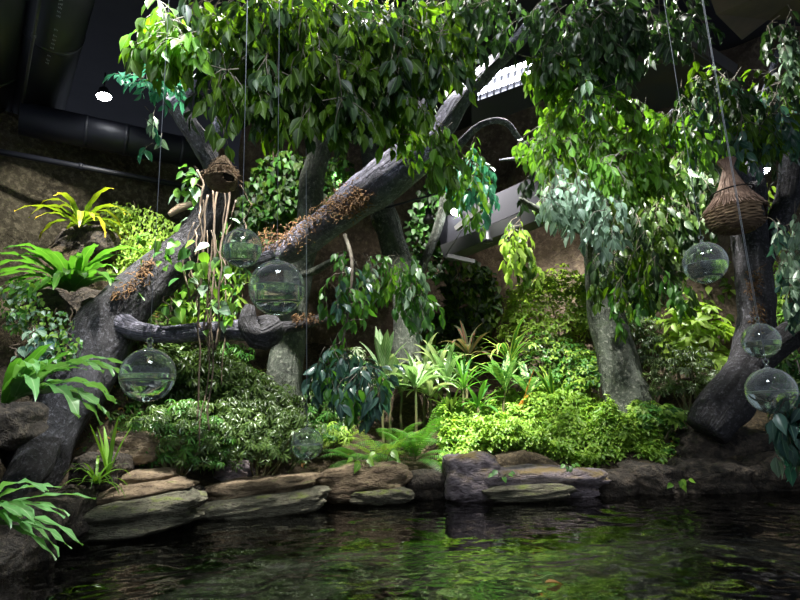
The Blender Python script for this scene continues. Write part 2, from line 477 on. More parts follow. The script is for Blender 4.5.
def water_mesh():
    rg = np.random.default_rng(21)
    xs = np.concatenate([np.linspace(-9, -4.6, 12)[:-1], np.linspace(-4.6, 5.8, 560), np.linspace(5.8, 10, 10)[1:]])
    yy = np.concatenate([np.linspace(-1.5, 3.2, 16)[:-1], np.linspace(3.2, 9.0, 360)])
    X, Y = np.meshgrid(xs, yy); Z = np.zeros_like(X); sl = 0
    Xw = X + .10 * np.sin(Y * 1.7 + 1) + .05 * np.sin(X * 2.3 + Y * 3.1); Yw = Y + .10 * np.sin(X * 1.3) + .05 * np.sin(X * 3.7 - Y * 2.1)
    for k in range(90):
        lam = .095 * (1.0 / .095) ** rg.random(); th = rg.normal() * 1.0 + PI / 2; ph = rg.uniform(0, 6.3); a = lam ** .86
        kk = 2 * PI / lam; Z += a * np.sin(kk * (math.cos(th) * Xw + math.sin(th) * Yw) + ph); sl += (a * kk) ** 2 / 2
    Z *= .10 / math.sqrt(sl)
    Z *= (.55 + .45 * np.sin(X * .9 + Y * 1.1 + .6) * np.sin(X * .5 - Y * 1.4))
    idx = np.arange(X.size).reshape(X.shape)
    Fc = np.stack([idx[:-1, :-1], idx[:-1, 1:], idx[1:, 1:], idx[1:, :-1]], -1).reshape(-1, 4)
    mb = MB(); mb.add(np.stack([X.ravel(), Y.ravel(), Z.ravel()], 1), [tuple(f) for f in Fc])
    tag(mb.build('water_surface', M['water']), 'dark rippled pond water reflecting green plants', kind='structure')


water_mesh()


def GD(px, d, pyg=450):
    x = P(px, pyg, d)[0]
    return np.array([x, d, float(H(x, d))])


# walls
def wall(name, pts, z0, z1, m, amp=.25, label=None):
    pts = np.array(pts, float); seg = []
    for a, b in zip(pts[:-1], pts[1:]):
        k = max(2, int(np.linalg.norm(b - a) / .16))
        for j in range(k): seg.append(a + (b - a) * j / k)
    seg.append(pts[-1]); seg = np.array(seg); nrml = np.gradient(seg, axis=0); nrml = nrm(np.stack([nrml[:, 1], -nrml[:, 0]], 1))
    nzs = int((z1 - z0) / .16); V = []
    for k in range(nzs + 1):
        z = z0 + (z1 - z0) * k / nzs
        for (x, y), q in zip(seg, nrml):
            v = Vector((x * .8, y * .8, z * .8))
            o = amp * (mn.noise(v) + .5 * mn.noise(v * 2.3) + .3 * mn.noise(v * 6))
            V.append((x + q[0] * o, y + q[1] * o, z))
    n = len(seg); Fc = [(k * n + i, k * n + i + 1, (k + 1) * n + i + 1, (k + 1) * n + i) for k in range(nzs) for i in range(n - 1)]
    mb = MB(); mb.add(V, Fc)
    tag(mb.build(name, m), label, kind='structure')


pL = [P(-120, 110, 7.0)[:2], P(0, 110, 8.6)[:2], P(190, 165, 11.2)[:2], P(240, 170, 12.2)[:2]]
ztop = P(80, 140, 9.6)[2]
wall('wall_left', pL, -.5, ztop + .1, M['wallrock'], .12, 'rough brown artificial rock wall behind the left ferns')
pB = [pL[-1], (-1.2, 14), (1.2, 14.3), (2.6, 13.2)]
wall('wall_back', pB, -.5, 8.75, M['backrock'], .35, 'brown rock wall deep behind the trees')
pR = [(2.5, 13.3), (4.0, 12.0), (6.0, 11.2), (10, 9.5)]
wall('wall_right', pR, -.5, 8.75, M['backrock'], .45, 'rugged brown rock wall on the right')
mb = MB(); box(mb, (0, 6, 8.7), (13, 12, .1)); tag(mb.build('ceiling', M['ceil']), 'black ceiling above the exhibit', kind='structure')
# sloping dark overhead rock at top right
def slab(name, pts, th, m, label=None, kind='structure'):
    pts = np.array(pts, float); n = nrm(np.cross(pts[1] - pts[0], pts[2] - pts[0]))
    mb = MB(); V = np.vstack([pts, pts + n * th]); k = len(pts)
    mb.add(V, [tuple(range(k)), tuple(range(k, 2 * k))[::-1]] + [(i, k + i, k + (i + 1) % k, (i + 1) % k) for i in range(k)])
    o = mb.build(name, m, smooth=False); tag(o, label, kind=kind); return o


# ------------------------------------------------------------------ leaf prototypes
def proto_leaf(prof, fold=.12, curl=.15, wave=0):
    """prof: list of (t, halfwidth); length 1 along y"""
    V = []; U = []; Fc = []
    for i, (t, w) in enumerate(prof):
        z = -curl * t * t
        if w <= 1e-6: V.append((0, t, z)); U.append((.5, t))
        else:
            V += [(-w, t, z + fold * w * 2), (0, t, z), (w, t, z + fold * w * 2)]; U += [(0, t), (.5, t), (1, t)]
    # index rows
    rows = []; k = 0
    for t, w in prof:
        if w <= 1e-6: rows.append([k]); k += 1
        else: rows.append([k, k + 1, k + 2]); k += 3
    for a, b in zip(rows[:-1], rows[1:]):
        if len(a) == 1: Fc += [(a[0], b[1], b[0]), (a[0], b[2], b[1])]
        elif len(b) == 1: Fc += [(a[0], a[1], b[0]), (a[1], a[2], b[0])]
        else: Fc += [(a[0], a[1], b[1], b[0]), (a[1], a[2], b[2], b[1])]
    return np.array(V, float), Fc, np.array(U, float)


OV = proto_leaf([(0, 0), (.12, .13), (.35, .24), (.6, .22), (.82, .10), (1, 0)], .2, .22)
OVS = proto_leaf([(0, 0), (.3, .22), (.65, .19), (1, 0)], .22, .18)
LAN = proto_leaf([(0, 0), (.25, .11), (.55, .14), (.8, .09), (1, 0)], .2, .3)
HEART = proto_leaf([(0, .12), (.12, .32), (.4, .36), (.7, .2), (1, 0)], .12, .2)
BIGOV = proto_leaf([(0, 0), (.1, .1), (.3, .2), (.5, .23), (.7, .2), (.88, .1), (1, 0)], .12, .3)
PIN = proto_leaf([(0, .09), (.5, .08), (1, 0)], .0, .15)


def compound(leaf, n, spread=2 * PI, down=.35, a0=0.0, s0=.75):
    V = []; Fc = []; U = []; k = 0
    for i in range(n):
        a = a0 + spread * (i / (n - (0 if spread > 6 else 1)) - .5)
        d = np.array([[math.sin(a), math.cos(a), -down]]); R = frames(d, np.array([[0, 0, 1.0]]))[0]
        s_ = s0 + (1 - s0) * (math.cos(a) * .5 + .5)
        v = (leaf[0] * s_) @ R.T + d * .08
        V.append(v); Fc += [tuple(j + k for j in f) for f in leaf[1]]; U.append(leaf[2]); k += len(v)
    return np.vstack(V), Fc, np.vstack(U)


SCHEF = compound(LAN, 7, 2 * PI * .999, .4)
SCHEF_W = compound(OVS, 7, 2 * PI * .999, .15)
TRI = compound(OVS, 3, 2.4, .25)


def rnd(*s): return rng.normal(size=s)


class Leaves:
    def __init__(s): s.p, s.d, s.n, s.s = [], [], [], []
    def add(s, p, d, n, sz): s.p.append(p); s.d.append(d); s.n.append(n); s.s.append(sz)
    def flush(s, mb, proto, mi=0):
        if not s.p: return
        mb.place(proto, np.array(s.p), frames(np.array(s.d), np.array(s.n)), np.array(s.s), mi)


UP = np.array([0, 0, 1.0])


def spray(LV, T, p0, d0, L, leaf, droop=.6, sub=2, hang=.7, tr=.006):
    step = leaf * .42; n = max(3, int(L / step)); p = np.array(p0, float); d = nrm(np.array(d0, float))
    pts = [p.copy()]; side = nrm(np.cross(d, UP) + .01)
    for i in range(n):
        d = nrm(d + np.array([0, 0, -droop * step / max(L, .2)]) * 2 + rnd(3) * .10)
        p = p + d * step; pts.append(p.copy())
        side = nrm(np.cross(d, UP + rnd(3) * .15))
        if i > 0:
            sg = 1 if i % 2 else -1
            ld = nrm(d * .55 + side * sg * .75 + np.array([0, 0, -hang]) + rnd(3) * .22)
            LV.add(p + ld * leaf * .12, ld, nrm(UP * .8 + rnd(3) * .55 + np.array([0, -.25, 0])), leaf * rng.uniform(.6, 1.15))
        if sub and i in (n // 3, 2 * n // 3):
            sg = 1 if rng.random() < .5 else -1
            spray(LV, T, p, d * .6 + side * sg * .8 + np.array([0, 0, -.2]), L * .55, leaf, droop, sub - 1, hang, tr * .7)
    LV.add(p, nrm(d + np.array([0, 0, -hang * .5])), nrm(UP + rnd(3) * .3), leaf)
    tube(T, pts[::2] + ([pts[-1]] if len(pts) % 2 == 0 else []), np.linspace(tr, tr * .4, len(pts[::2]) + (1 if len(pts) % 2 == 0 else 0)), 3, False)


def canopy(tree, ells, d0, d1, n, leaf_px, mats, L=.5, droop=.6, sub=1, hang=.7, proto=OV, source=None, label=None, name='foliage', down=0.0):
    """leaf sprays filling the crown volume given by ellipses seen at a depth range"""
    LV = [Leaves() for _ in mats]; T = MB()
    w = np.array([e[2] * e[3] for e in ells], float); w /= w.sum()
    for _ in range(n):
        e = ells[rng.choice(len(ells), p=w)]
        a = rng.uniform(0, 2 * PI); r = math.sqrt(rng.random())
        px, py = e[0] + math.cos(a) * r * e[2], e[1] + math.sin(a) * r * e[3]
        d = rng.uniform(d0, d1); p = P(px, py, d)
        out = np.array([math.cos(a), rng.normal() * .7, -math.sin(a) * .3]) + rnd(3) * .5
        out[2] -= down
        k = rng.integers(len(mats))
        leaf = leaf_px * PX((d0 + d1) / 2)
        p = p - nrm(out) * L * .45
        spray(LV[k], T, p, out, L * rng.uniform(.6, 1.2), leaf, droop, sub, hang)
    mb = MB()
    for i, l in enumerate(LV): l.flush(mb, proto, i)
    o = mb.build(name, [M[m] for m in mats], tree)
    if label: o['label'] = label
    t = T.build('twigs', M['twig'], o)
    if t is not None:
        t.location = -np.array(tree.location) * 0; t['kind'] = 'stuff'
        me = t.data; co = np.empty(len(me.vertices) * 3, np.float32); me.vertices.foreach_get('co', co)
        co = co.reshape(-1, 3) - np.array(tree.location, np.float32); me.vertices.foreach_set('co', co.ravel()); me.update()
    return o


def woody(tree, name, px_pts, rpx, sides=18, m='bark', ns=.18, seed=1, step=.1, sub=None):
    """px_pts: (px,py,depth) ; rpx: radius in pixels at that depth"""
    pts = [P(*q) for q in px_pts]; rad = [r * PX(q[2]) for r, q in zip(rpx, px_pts)]
    pp, rr = smooth_path(pts, rad, step)
    mb = MB(); tube(mb, pp, rr, sides, True, ns, 2.2, seed)
    return mb.build(name, M[m], tree)


def moss_tufts(tree, px_pts, w, n, label='orange brown moss tufts'):
    mb = MB(); pts = np.array([P(*q) for q in px_pts]); pp, _ = smooth_path(pts, np.zeros(len(pts)), .05)
    for _ in range(n):
        i = rng.integers(len(pp)); c = pp[i] + rnd(3) * w * np.array([1, .5, 1]) * .5
        k = 5; d = nrm(np.array([rng.normal() * .6, -.5, rng.normal() * .4 - .5])); L = rng.uniform(.04, .11)
        q = [c + d * L * t + rnd(3) * .008 for t in np.linspace(0, 1, k)]
        tube(mb, q, np.linspace(.009, .003, k), 3, False)
    return tag(mb.build('moss_patch', M['moss'], tree), label)


# ------------------------------------------------------------------ trees
# left leaning tree
t = thing('tree', GD(38, 6.4, 470), 'dark leaning tree with thick bent trunk rising from the bank behind the left ferns', 'tree')
T1 = t
woody(t, 'trunk', [(18, 500, 6.3), (45, 440, 6.4), (78, 385, 6.6), (108, 325, 6.9), (150, 283, 7.1), (186, 248, 7.2), (214, 205, 7.1), (216, 172, 6.9), (196, 135, 6.7), (172, 100, 6.5), (160, 86, 6.4)],
      [30, 28, 28, 31, 24, 20, 15, 12, 12, 10, 7], 22, 'bark_dark', .16, 1)
woody(t, 'branch', [(110, 318, 6.8), (135, 330, 6.7), (170, 334, 6.7), (205, 331, 6.75), (240, 330, 6.8), (270, 330, 6.9)], [15, 10, 8, 9, 11, 13], 16, 'bark', .2, 2)
tag(woody(t, 'broken_stub', [(250, 305, 6.7), (246, 322, 6.7), (256, 336, 6.75), (268, 333, 6.8), (278, 325, 6.9)], [5, 9, 13, 15, 11], 16, 'bark_dark', .6, 3), 'dark broken knot at the end of the branch')
woody(t, 'branch', [(272, 330, 6.9), (300, 325, 7.1), (325, 318, 7.3)], [8, 6, 5], 12, 'bark_dark', .2, 4)
woody(t, 'branch', [(170, 105, 6.5), (205, 75, 6.3), (240, 45, 6.0), (262, 10, 5.6), (280, -30, 5.2)], [9, 7, 5, 4, 3], 10, 'bark', .2, 5)
woody(t, 'branch', [(205, 150, 6.8), (222, 110, 6.6), (215, 70, 6.3), (230, 30, 6.1)], [7, 6, 5, 3], 10, 'bark', .2, 6)
woody(t, 'root', [(48, 430, 6.3), (30, 470, 5.9), (5, 500, 5.6), (-30, 520, 5.3)], [18, 17, 14, 10], 14, 'bark_dark', .25, 7)
moss_tufts(t, [(118, 295, 6.6), (140, 278, 6.75), (150, 262, 6.85)], .1, 120, 'rust coloured moss on the trunk')
moss_tufts(t, [(295, 318, 6.9), (315, 318, 7.1)], .07, 70)
canopy(t, [(150, 70, 26, 14), (172, 58, 18, 10)], 5.2, 5.6, 12, 15, ['teal'], .35, .3, 1, .25, label='blue green leaf spray lit by cool light')
canopy(t, [(152, 125, 12, 20)], 5.3, 5.6, 5, 14, ['teal', 'pale'], .3, 1.2, 0, 1.0, label='pale drooping leaf spray')
# big mass overhead
canopy(t, [(215, 5, 70, 22), (300, 15, 100, 40), (255, 70, 45, 30), (310, 75, 50, 25)], 4.2, 5.4, 185, 21, ['canopy', 'canopy', 'canopy_dark'], .55, .9, 1, .9, label='large backlit yellow green leaves')
canopy(t, [(168, 18, 26, 20), (195, 40, 28, 14)], 4.0, 4.4, 16, 24, ['bright', 'canopy'], .4, .7, 1, .8)
# aerial roots
def hanging(tree, name, px, py0, py1, d, wob, r, m='vine', seed=0, lab=None):
    rg = np.random.default_rng(seed); p0 = P(px, py0, d); z1 = P(px, py1, d)[2]
    k = 14; x = np.cumsum(rg.normal(size=k)) * wob; y = np.cumsum(rg.normal(size=k)) * wob
    pts = [(p0[0] + x[i] - x[0], p0[1] + y[i] - y[0], p0[2] + (z1 - p0[2]) * i / (k - 1)) for i in range(k)]
    pp, rr = smooth_path(pts, np.linspace(r, r * .7, k), .06)
    mb = MB(); tube(mb, pp, rr, 6); return mb.build(name, M[m], tree)


for i, (px, a, b, w) in enumerate([(208, 195, 420, .012), (213, 190, 360, .015), (219, 185, 430, .02), (224, 190, 385, .012), (229, 185, 350, .02), (236, 200, 300, .02), (203, 200, 330, .02), (216, 240, 445, .03), (197, 170, 260, .03), (240, 185, 240, .03)]):
    hanging(T1, 'aerial_root', px, a, b, 6.5 + .05 * (i % 4), w, .010 if i % 2 else .014, seed=i + 3)

# central limb tree
t = thing('tree', GD(285, 9.0, 420), 'grey tree with upright trunk and long mossy limb sweeping up across the centre', 'tree')
T2 = t
woody(t, 'trunk', [(283, 430, 9.0), (284, 385, 9.0), (289, 345, 9.0), (297, 300, 9.0), (300, 262, 8.9), (310, 225, 8.7), (312, 180, 8.8), (322, 145, 8.9), (330, 100, 9.0)], [22, 19, 16, 13, 15, 14, 13, 10, 7], 20, 'bark_green', .15, 11)
woody(t, 'branch', [(248, 262, 8.2), (285, 252, 8.0), (320, 228, 7.6), (355, 202, 7.2), (385, 180, 6.9), (412, 157, 6.75), (438, 132, 6.7), (458, 102, 6.7), (488, 70, 6.7), (520, 38, 6.6), (548, 0, 6.5)], [9, 14, 17, 20, 23, 21, 15, 12, 10, 8, 5], 22, 'bark', .16, 12)
woody(t, 'branch', [(412, 152, 6.7), (426, 100, 6.7), (424, 50, 6.6), (418, 0, 6.5)], [12, 8, 7, 5], 12, 'bark', .16, 14)
woody(t, 'branch', [(450, 155, 6.8), (480, 125, 6.8), (505, 122, 6.8), (520, 140, 6.9), (535, 152, 7)], [5, 4, 4, 3, 1], 8, 'bark', .2, 15)
woody(t, 'branch', [(455, 10, 6.8), (470, 25, 6.8), (487, 34, 6.8)], [3, 3, 2], 8, 'bark', .2, 16)
woody(t, 'branch', [(300, 275, 8.6), (316, 270, 8.4), (330, 262, 8.2), (345, 255, 8.0)], [4, 4, 3, 2], 8, 'bark_green', .2, 17)
moss_tufts(t, [(262, 240, 7.9), (290, 238, 7.7), (320, 215, 7.3), (345, 198, 7.0), (362, 192, 6.85)], .17, 620)
moss_tufts(t, [(345, 215, 7.0), (366, 195, 6.8)], .14, 220)
canopy(t, [(340, 15, 70, 45), (405, 25, 55, 50), (340, 75, 60, 28), (430, 15, 30, 30), (395, 88, 28, 22)], 4.6, 5.8, 215, 18, ['canopy', 'canopy_dark', 'canopy'], .55, 1.0, 1, 1.0, label='dense overhead leaves lit from above')
canopy(t, [(435, 128, 16, 22), (412, 112, 22, 18), (450, 145, 14, 16)], 4.6, 5.2, 15, 17, ['canopy', 'bright'], .5, 1.3, 1, 1.2)
canopy(t, [(468, 160, 24, 30), (478, 175, 14, 25)], 6.0, 6.5, 22, 13, ['teal', 'bright'], .45, 1.2, 1, 1.1, label='hanging green and teal leaf spray')
canopy(t, [(552, 58, 18, 16), (575, 60, 25, 16), (520, 48, 18, 6)], 5.6, 6.1, 24, 15, ['bright', 'canopy'], .45, 1.0, 1, 1.1)
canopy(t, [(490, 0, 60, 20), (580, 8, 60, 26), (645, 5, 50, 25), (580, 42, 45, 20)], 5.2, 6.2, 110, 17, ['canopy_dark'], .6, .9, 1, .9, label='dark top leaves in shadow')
canopy(t, [(398, 262, 28, 16), (415, 285, 22, 12), (360, 262, 18, 14)], 6.9, 7.4, 34, 12, ['fern', 'bright', 'pale'], .5, 1.0, 1, .9, label='mixed green and silvery leaf spray')
canopy(t, [(350, 290, 8, 40), (340, 275, 14, 25)], 6.5, 6.8, 10, 12, ['blue', 'fern'], .5, 1.6, 1, 1.0)
woody(t, 'branch', [(345, 235, 7.0), (352, 262, 6.7), (350, 300, 6.6), (342, 345, 6.6)], [2.4, 2, 1.5, 1], 6, 'twig', .05, 18)
canopy(t, [(348, 362, 32, 22), (335, 345, 18, 18), (365, 375, 18, 18)], 6.3, 6.8, 40, 15, ['blue', 'blue', 'fern'], .30, .8, 1, .5, label='drooping dark blue green leaf cluster')

t = thing('tree', GD(405, 10.2, 380), 'pale grey green trunk standing behind the striped leaves at centre', 'tree')
T3 = t
woody(t, 'trunk', [(407, 385, 10.2), (406, 340, 10.2), (404, 290, 10.2), (392, 240, 10.3), (380, 200, 10.5), (372, 150, 10.8), (365, 90, 11)], [17, 14, 13, 14, 14, 12, 9], 18, 'bark_green', .14, 21)
woody(t, 'branch', [(404, 300, 10.2), (425, 260, 10.4), (440, 220, 10.6), (446, 180, 10.8)], [6, 5, 5, 4], 10, 'bark_green', .14, 22)

t = thing('tree', GD(628, 9.6, 420), 'grey green tree trunk leaning left behind the ground cover', 'tree')
T4 = t
woody(t, 'trunk', [(640, 440, 9.5), (630, 405, 9.5), (617, 360, 9.5), (606, 310, 9.4), (600, 265, 9.2), (598, 215, 9.0), (603, 160, 8.6), (607, 100, 8.2), (610, 40, 7.8), (612, -20, 7.4)], [26, 22, 19, 17, 16, 13, 10, 8, 7, 5], 22, 'bark_green', .14, 31)
woody(t, 'branch', [(600, 215, 9.0), (570, 175, 8.4), (530, 160, 7.8), (500, 160, 7.4)], [7, 5, 3, 1], 10, 'bark', .2, 32)
woody(t, 'branch', [(598, 235, 9.0), (570, 225, 8.6), (530, 205, 8.2), (520, 198, 8)], [7, 5, 3, 1.5], 10, 'bark_green', .2, 33)
woody(t, 'branch', [(602, 190, 8.9), (620, 150, 8.2), (640, 135, 7.6), (670, 128, 7)], [6, 5, 4, 3], 10, 'bark', .2, 34)
canopy(t, [(600, 105, 55, 22), (565, 128, 38, 24), (625, 140, 40, 30), (670, 118, 45, 22)], 5.6, 6.8, 165, 14, ['bright', 'canopy', 'bright'], .5, .9, 1, .9, label='bright green leaf mass')
canopy(t, [(575, 172, 30, 20), (600, 200, 26, 16), (552, 185, 20, 14)], 5.5, 6.0, 34, 15, ['pale'], .45, 1.2, 1, .8, label='pale silvery green leaf spray')
canopy(t, [(522, 240, 14, 22), (515, 225, 14, 14)], 7.6, 8.0, 16, 12, ['lime', 'canopy'], .5, 1.5, 1, 1.1, label='hanging yellow green leaf spray')
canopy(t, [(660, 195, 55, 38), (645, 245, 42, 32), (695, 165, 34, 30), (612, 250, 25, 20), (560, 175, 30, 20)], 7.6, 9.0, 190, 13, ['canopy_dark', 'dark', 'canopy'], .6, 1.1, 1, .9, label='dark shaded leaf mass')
canopy(t, [(655, 275, 30, 22), (680, 290, 14, 14), (615, 300, 12, 25)], 7.2, 7.6, 12, 12, ['canopy', 'fern'], .45, 1.3, 1, 1.1)

t = thing('tree', GD(712, 8.0, 430), 'dark grey forked tree at the right behind the straw nest', 'tree')
T5 = t
woody(t, 'trunk', [(706, 432, 8.0), (722, 408, 8.0), (742, 382, 8.05), (754, 350, 8.1), (756, 300, 8.1), (752, 250, 8.0), (748, 210, 7.8), (744, 180, 7.6)], [20, 23, 23, 19, 17, 16, 17, 19], 22, 'bark_dark', .14, 41)
woody(t, 'branch', [(748, 372, 8.0), (772, 350, 7.8), (798, 330, 7.6), (830, 310, 7.4)], [14, 13, 13, 12], 16, 'bark_dark', .14, 42)
woody(t, 'branch', [(745, 186, 7.65), (722, 160, 7.4), (700, 142, 7.2), (685, 122, 7.0), (672, 112, 6.8)], [15, 10, 8, 6, 4], 14, 'bark', .14, 43)
woody(t, 'branch', [(748, 180, 7.6), (752, 150, 7.4), (757, 120, 7.2), (768, 85, 7), (778, 50, 6.8)], [15, 11, 8, 4, 2.5], 14, 'bark', .14, 44)
woody(t, 'branch', [(760, 268, 8.0), (775, 230, 7.9), (788, 195, 7.8), (795, 150, 7.6), (802, 100, 7.4)], [10, 11, 12, 12, 10], 16, 'bark_dark', .14, 45)
moss_tufts(t, [(754, 275, 7.75), (752, 290, 7.8)], .12, 90, 'dry orange moss tuft')
moss_tufts(t, [(757, 310, 7.8), (757, 328, 7.8)], .10, 90, 'dry orange moss tuft')
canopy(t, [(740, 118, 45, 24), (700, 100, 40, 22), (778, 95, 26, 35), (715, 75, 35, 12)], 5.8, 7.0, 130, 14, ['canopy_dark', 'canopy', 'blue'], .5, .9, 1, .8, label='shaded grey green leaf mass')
canopy(t, [(780, 30, 22, 28)], 5.6, 6.2, 12, 14, ['pale', 'canopy_dark'], .45, 1.3, 1, .9)
canopy(t, [(788, 240, 16, 38), (795, 275, 14, 20)], 6.4, 7.0, 22, 14, ['blue', 'pale'], .45, 1.3, 1, .9, label='grey green hanging leaf spray')
canopy(t, [(760, 185, 14, 14), (768, 215, 8, 18)], 8.4, 9.0, 14, 12, ['lime'], .45, 1.1, 1, .9)
# near cluster at the right edge
canopy(t, [(786, 392, 16, 12), (798, 400, 14, 20)], 3.7, 4.1, 15, 21, ['blue', 'teal', 'pale'], .35, 1.4, 1, .9, label='large blue green leaves hanging close over the water')
woody(t, 'branch', [(830, 310, 7.4), (850, 320, 6.0), (830, 360, 4.6), (806, 400, 3.95), (795, 430, 3.9)], [12, 8, 5, 3, 2], 8, 'bark_dark', .1, 46)

# ------------------------------------------------------------------ wall climbers
def climber(name, ells, d0, d1, n, leaf_px, mats, label, cat='creeper', proto=HEART, nstem=8, kind=None, face=(-.1, -.8, .5)):
    c = P(ells[0][0], ells[0][1] + ells[0][3], d0); t = thing(name, c, label, cat, kind=kind)
    mb = MB(); w = np.array([e[2] * e[3] for e in ells], float); w /= w.sum()
    per = [[] for _ in mats]
    for _ in range(n):
        e = ells[rng.choice(len(ells), p=w)]; a = rng.uniform(0, 2 * PI); r = rng.random() ** .55
        px, py = e[0] + math.cos(a) * r * e[2], e[1] + math.sin(a) * r * e[3]
        d = d0 + (d1 - d0) * (rng.random() * .35 + .65 * (.5 + .5 * mn.noise(Vector((px * .03, py * .03, 1)))))
        per[rng.integers(len(mats))].append(P(px, py, d))
    for i, pp in enumerate(per):
        if not pp: continue
        k = len(pp); dr = np.array([0, -.35, -.75]) + rnd(k, 3) * .5; nn = np.array(face) + rnd(k, 3) * .4
        mb.place(proto, np.array(pp), frames(dr, nn), leaf_px * PX((d0 + d1) / 2) * rng.uniform(.6, 1.2, k), i)
    mb.build('foliage', [M[m] for m in mats], t)
    sb = MB()
    for k in range(nstem):
        e = ells[rng.choice(len(ells), p=w)]; px = e[0] + rng.uniform(-.8, .8) * e[2]
        pts = [P(px + rng.normal() * 4, e[1] + e[3] * q, (d0 + d1) / 2 + .1) for q in np.linspace(1, -1, 7)]
        pp, rr = smooth_path(pts, np.linspace(.014, .006, 7), .1); tube(sb, pp, rr, 5)
    sb.build('stem', M['vine'], t)
    return t


climber('climbing_creeper', [(285, 195, 40, 45), (255, 230, 26, 40), (335, 190, 22, 40)], 9.0, 10.2, 1500, 9, ['canopy', 'fern', 'canopy_dark'], 'dense dark green creeper hanging behind the two upper left glass globes', face=(0, -.8, .5))
climber('climbing_creeper', [(470, 300, 30, 40), (455, 330, 34, 20)], 12.2, 12.8, 600, 10, ['canopy_dark', 'canopy'], 'dark green creeper on the back wall behind the spiky yellow green plant')
climber('climbing_creeper', [(435, 230, 28, 50), (450, 185, 20, 24)], 10.6, 11.6, 700, 8, ['canopy_dark', 'fern'], 'dark creeper hanging beside the small lit ceiling lamp at centre')
climber('climbing_creeper', [(735, 290, 60, 60), (790, 265, 30, 30)], 10.6, 11.2, 260, 9, ['lime', 'canopy'], 'sparse yellow green creeper on the rock wall behind the round glass globe at right')
climber('creeping_plant', [(140, 238, 38, 30), (115, 262, 26, 24), (160, 262, 26, 22), (120, 215, 18, 14)], 8.0, 8.9, 2600, 5.5, ['creep', 'lime'], 'patch of tiny bright yellow green leaves on the wall between the two upper ferns', 'creeper', proto=OVS, face=(.1, -.6, .8))
climber('creeping_plant', [(40, 322, 36, 14), (20, 300, 24, 20), (60, 345, 24, 14)], 6.0, 6.5, 520, 6, ['fern', 'cover', 'pale'], 'small leaved creeper trailing below the large green nest fern at left', 'creeper', proto=HEART)
climber('creeping_ivy', [(38, 340, 14, 14), (30, 352, 20, 8), (48, 360, 10, 10)], 5.8, 6.0, 50, 9, ['pale', 'blue'], 'pale grey ivy leaves above the lower left fern', 'ivy', proto=HEART, nstem=3)
climber('creeping_plant', [(205, 300, 40, 22), (175, 270, 16, 14), (220, 275, 28, 24)], 8.6, 9.6, 520, 11, ['lime', 'grass', 'fern'], 'bright green creeper seen between the aerial roots', 'creeper', proto=LAN)
climber('climbing_creeper', [(190, 190, 14, 24), (210, 225, 20, 28)], 7.4, 7.8, 90, 15, ['fern', 'bright', 'pale'], 'broad leaved creeper beside the small woven nest', proto=OV, nstem=4)

climber('trailing_vine', [(186, 262, 22, 40), (160, 250, 22, 22), (176, 310, 26, 14)], 6.35, 6.6, 36, 14, ['bright', 'grass', 'fern'], 'broad bright leaves trailing over the leaning trunk beside the aerial roots', 'creeper', proto=HEART, nstem=5)
climber('trailing_vine', [(218, 290, 16, 60)], 6.3, 6.6, 22, 15, ['pale', 'bright', 'grass'], 'sparse broad leaves climbing the aerial roots behind the upper glass globe', 'creeper', proto=HEART, nstem=3)

# ------------------------------------------------------------------ shrubs
gs = 'dark umbrella leaved shrubs on the left bank'


def shrub(px, d, top, wpx, label, mats, n=120, leaf=.18, proto=SCHEF, name='shrub', cat='shrub', stems=8, flat=.75, fill=.55, group=None, up=.6, skirt=.12, stemmat='stem', low=.25):
    if group == gs: low, n = .75, int(n * 1.25)
    b = GD(px, d, 430); ztop = P(px, top, d)[2]; h = max(.3, ztop - b[2]); rx = wpx * .5 * PX(d)
    t = thing(name, b, label, cat, group)
    mb = MB(); sb = MB(); heads = []
    for i in range(n):
        v = nrm(rnd(3)); v[2] = abs(v[2]) * (.9 + low) - low; v = nrm(v)
        r = rng.uniform(fill, 1.0)
        bump = 1 + .22 * mn.noise(Vector(v * 1.8) + Vector((px * .1, d, 0)))
        p = b + np.array([v[0] * rx, v[1] * rx * flat, h * (skirt + .48) + v[2] * h * .5]) * 1.0 + np.array([v[0] * rx, v[1] * rx * flat, v[2] * h * .5]) * (r * bump - 1)
        gz = float(H(p[0], p[1])) + .05
        if p[2] < gz: p[2] = gz + rng.random() * .15
        heads.append((p, v))
    per = [[] for _ in mats]
    for h_ in heads: per[rng.integers(len(mats))].append(h_)
    for i, hs in enumerate(per):
        if not hs: continue
        pp = np.array([q[0] for q in hs]); vv = np.array([q[1] for q in hs]); k = len(pp)
        nn = nrm(vv * .55 + np.array([0, -.15, up]) + rnd(k, 3) * .25); dr = nrm(np.cross(nn, rnd(k, 3)))
        if proto[0].shape[0] < 15: dr = nrm(vv * .8 + rnd(k, 3) * .6 + np.array([0, 0, -.3])); nn = nrm(np.array([0, -.2, 1]) + rnd(k, 3) * .4)
        mb.place(proto, pp, frames(dr, nn), leaf * rng.uniform(.7, 1.15, k), i)
    mb.build('foliage', [M[m] for m in mats], t)
    for i in range(stems):
        p, v = heads[i]
        pts = [b + np.array([rng.normal() * .05, rng.normal() * .05, -.05]), b * .5 + p * .5 + rnd(3) * .08 + np.array([0, 0, .1]), p]
        pp, rr = smooth_path(pts, [.018, .013, .006], .1); tube(sb, pp, rr, 5)
    sb.build('stem', M[stemmat], t)
    return t


